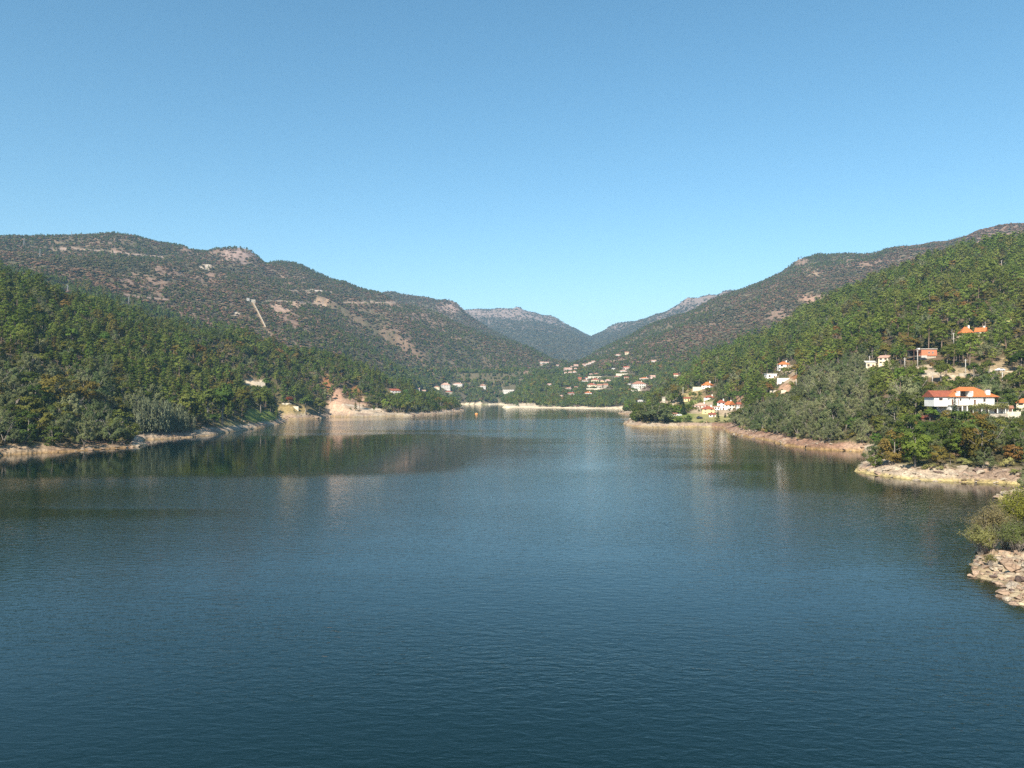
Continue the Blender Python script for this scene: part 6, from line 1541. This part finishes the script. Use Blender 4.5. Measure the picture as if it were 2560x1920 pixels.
# rocks lying on the headland shore below the villa
pts = []; cnt = 0
for tr in range(3000):
    u = random.uniform(2150, 2575); Yv = random.uniform(158, 245)
    sdv = float(bil(GSD, np.array([u]), np.array([Yv]))[0])
    if not (-0.3 < sdv < 8): continue
    X = (u - CU) / F * Yv; s_ = random.choice((0.5, 0.6, 0.8, 1.1, 1.5))
    if any((X - a) ** 2 + (Yv - b) ** 2 < (0.9 * (s_ + c)) ** 2 for a, b, c in pts): continue
    pts.append((X, Yv, s_)); zz = float(bil(GZ, np.array([u]), np.array([Yv]))[0])
    boulder(('big' if s_ > 1 else 'small') + ' granite rock ' + ('at the waterline' if sdv < 1.5 else 'high on the bank') + ' of the headland ' + ('corner' if u < 2230 else 'shore left of the brown boulder' if u < 2430 else 'shore right of the brown boulder'), X, Yv, max(zz, -0.1) + s_ * 0.05, s_, random.choice(('rock_pale', 'rock_pale', 'rock')), 'rocks of the headland shore', random.uniform(0, 6.28),
            (s_ * random.uniform(1.0, 1.9), s_ * random.uniform(0.8, 1.2), s_ * random.uniform(0.55, 0.9)), cnt)
    cnt += 1
    if cnt >= 65: break

def shore_rocks():
    col = bpy.data.collections.new('rock_patterns'); k = 0
    for m in ('rock', 'rock_pale', 'rock_dark'):
        for me in ROCKS[m][:4]:
            o = bpy.data.objects.new('rock_%02d' % k, me); col.objects.link(o); k += 1
    A = SHORE; B = np.roll(SHORE, -1, axis=0); L = np.hypot(*(B - A).T); L = np.where((A[:, 1] > 70) & (A[:, 1] < 1050), L, 0)
    w = L / np.maximum(A[:, 1], 90) ** 0.6; n = 9000
    seg = rng.choice(len(A), n, p=w / w.sum()); t = rng.random(n)
    X = A[seg, 0] + (B - A)[seg, 0] * t + rng.normal(0, 4.5, n); Y = A[seg, 1] + (B - A)[seg, 1] * t + rng.normal(0, 4.5, n)
    U = X / Y * F + CU; sd = bil(GSD, U, Y); Z = bil(GZ, U, Y)
    cl = fbm(X / 16, Y / 16, 701, 3)
    ok = (sd > -0.8) & (sd < 9) & (U > -100) & (U < 2640) & (rng.random(n) < np.clip(0.45 + 1.2 * cl, 0.05, 1))
    P = []; I = []; S = []; R = []
    for i in np.where(ok)[0]:
        s = rng.choice((0.15, 0.25, 0.4, 0.65, 1.0), p=(0.3, 0.3, 0.22, 0.13, 0.05)) * (0.7 + Y[i] / 700)
        P.append((X[i], Y[i], max(Z[i], -0.1) + s * 0.1)); S.append((s * rng.uniform(1, 1.9), s * rng.uniform(0.8, 1.3), s * rng.uniform(0.5, 1.0))); R.append((rng.normal(0, 0.2), rng.normal(0, 0.2), rng.uniform(0, 6.28)))
        q = rng.random(); I.append(int(rng.integers(4)) + (0 if q < 0.5 else 4 if q < 0.85 else 8))
    scatter_object('shore_rocks', 'scattered granite rocks along the bare shore', P, I, S, R, col)
shore_rocks()

# ------------------------------------------------------------------ bushes on the near spur
def near_bush(name, label, u, Yv, w, h, mat, nst, seed, leaf=0.09, n=5200, zoff=0.0):
    r = np.random.default_rng(seed)
    X = (u - CU) / F * Yv; Z = max(0.1, float(bil(GZ, np.array([float(u)]), np.array([Yv]))[0])) + zoff
    root = obj(name, None, loc=(X, Yv, Z)); tag(root, label, 'bush')
    tips = []
    st = MB()
    for i in range(nst):
        a = r.uniform(0, 6.28); k = r.random() ** 0.7; L = h * r.uniform(0.7, 1.0)
        e = np.array((math.cos(a) * w * 0.5 * k, math.sin(a) * w * 0.5 * k, L * (1 - 0.35 * k * k)))
        m1 = e * 0.4 + np.array((0, 0, 0.1 * h)); st.tube([(0.15 * math.cos(a), 0.15 * math.sin(a), -0.3), tuple(m1), tuple(e)], [0.05, 0.035, 0.012], 5)
        for j in range(5):
            t = r.uniform(0.35, 1.0); p = m1 * (1 - t) + e * t; d = r.normal(0, 1, 3); d[2] = abs(d[2]) * 0.8; d /= np.linalg.norm(d)
            q = p + d * h * r.uniform(0.12, 0.24); st.tube([tuple(p), tuple(q)], [0.02, 0.007], 4); tips.append((p, q))
    st.build('stem', M['bark_grey'], root)
    per = n // len(tips); cs = []
    for p, q in tips:
        t = r.random(per)[:, None]; cs.append(p + (q - p) * (0.2 + 0.9 * t) + r.normal(0, 0.07 * h * 0.6, (per, 3)))
    c = np.vstack(cs); nr = c - c.mean(0); nr /= np.linalg.norm(nr, axis=1, keepdims=True)
    v, f = leaf_cloud(c, nr + np.array((0, 0, 0.5)), leaf, r, 0.4, 0.8)
    obj('foliage', make_mesh('foliage', v, f, [M[mat]]), root)
near_bush('willow_bush', 'open olive brown bush leaning over the water at the near spur', 2478, 108, 5.6, 6.2, 'olive_b', 40, 1, n=9000)
near_bush('willow_bush', 'lower green olive bush left in front on the near spur', 2452, 105.5, 5.0, 4.0, 'olive', 30, 2, n=6500)
near_bush('broom_bush', 'tall bright yellow green bush at the right edge of the near spur', 2560, 108, 5.4, 8.6, 'fresh_y', 70, 3, n=22000, leaf=0.10)
near_bush('broom_bush', 'lower green bush beneath the tall yellow green one', 2540, 104, 5.0, 4.6, 'olive_g', 36, 4, n=8000)
near_bush('broom_bush', 'grey green bush between the olive and the bright green bushes', 2512, 108, 4.2, 5.0, 'mimosa', 30, 6, n=6000)
near_bush('grass_tuft', 'dry grass tuft among the stones of the near spur', 2477, 97, 1.8, 1.5, 'drygrass', 18, 5, leaf=0.07, n=1500)

# ------------------------------------------------------------------ haze
def haze():
    m, n, l = new_mat('haze_air')
    v = N(n, 'ShaderNodeVolumePrincipled'); v.inputs['Color'].default_value = (0.38, 0.70, 1.0, 1); v.inputs['Density'].default_value = HAZE
    v.inputs['Anisotropy'].default_value = 0.0
    o = N(n, 'ShaderNodeOutputMaterial'); l.new(v.outputs[0], o.inputs['Volume'])
    ob = MB().box(-9000, 9000, -900, 8200, -14, 760).build('haze', m)
    tag(ob, 'thin blue haze over the valley', kind='stuff')
HAZE = 8.6e-5
haze()
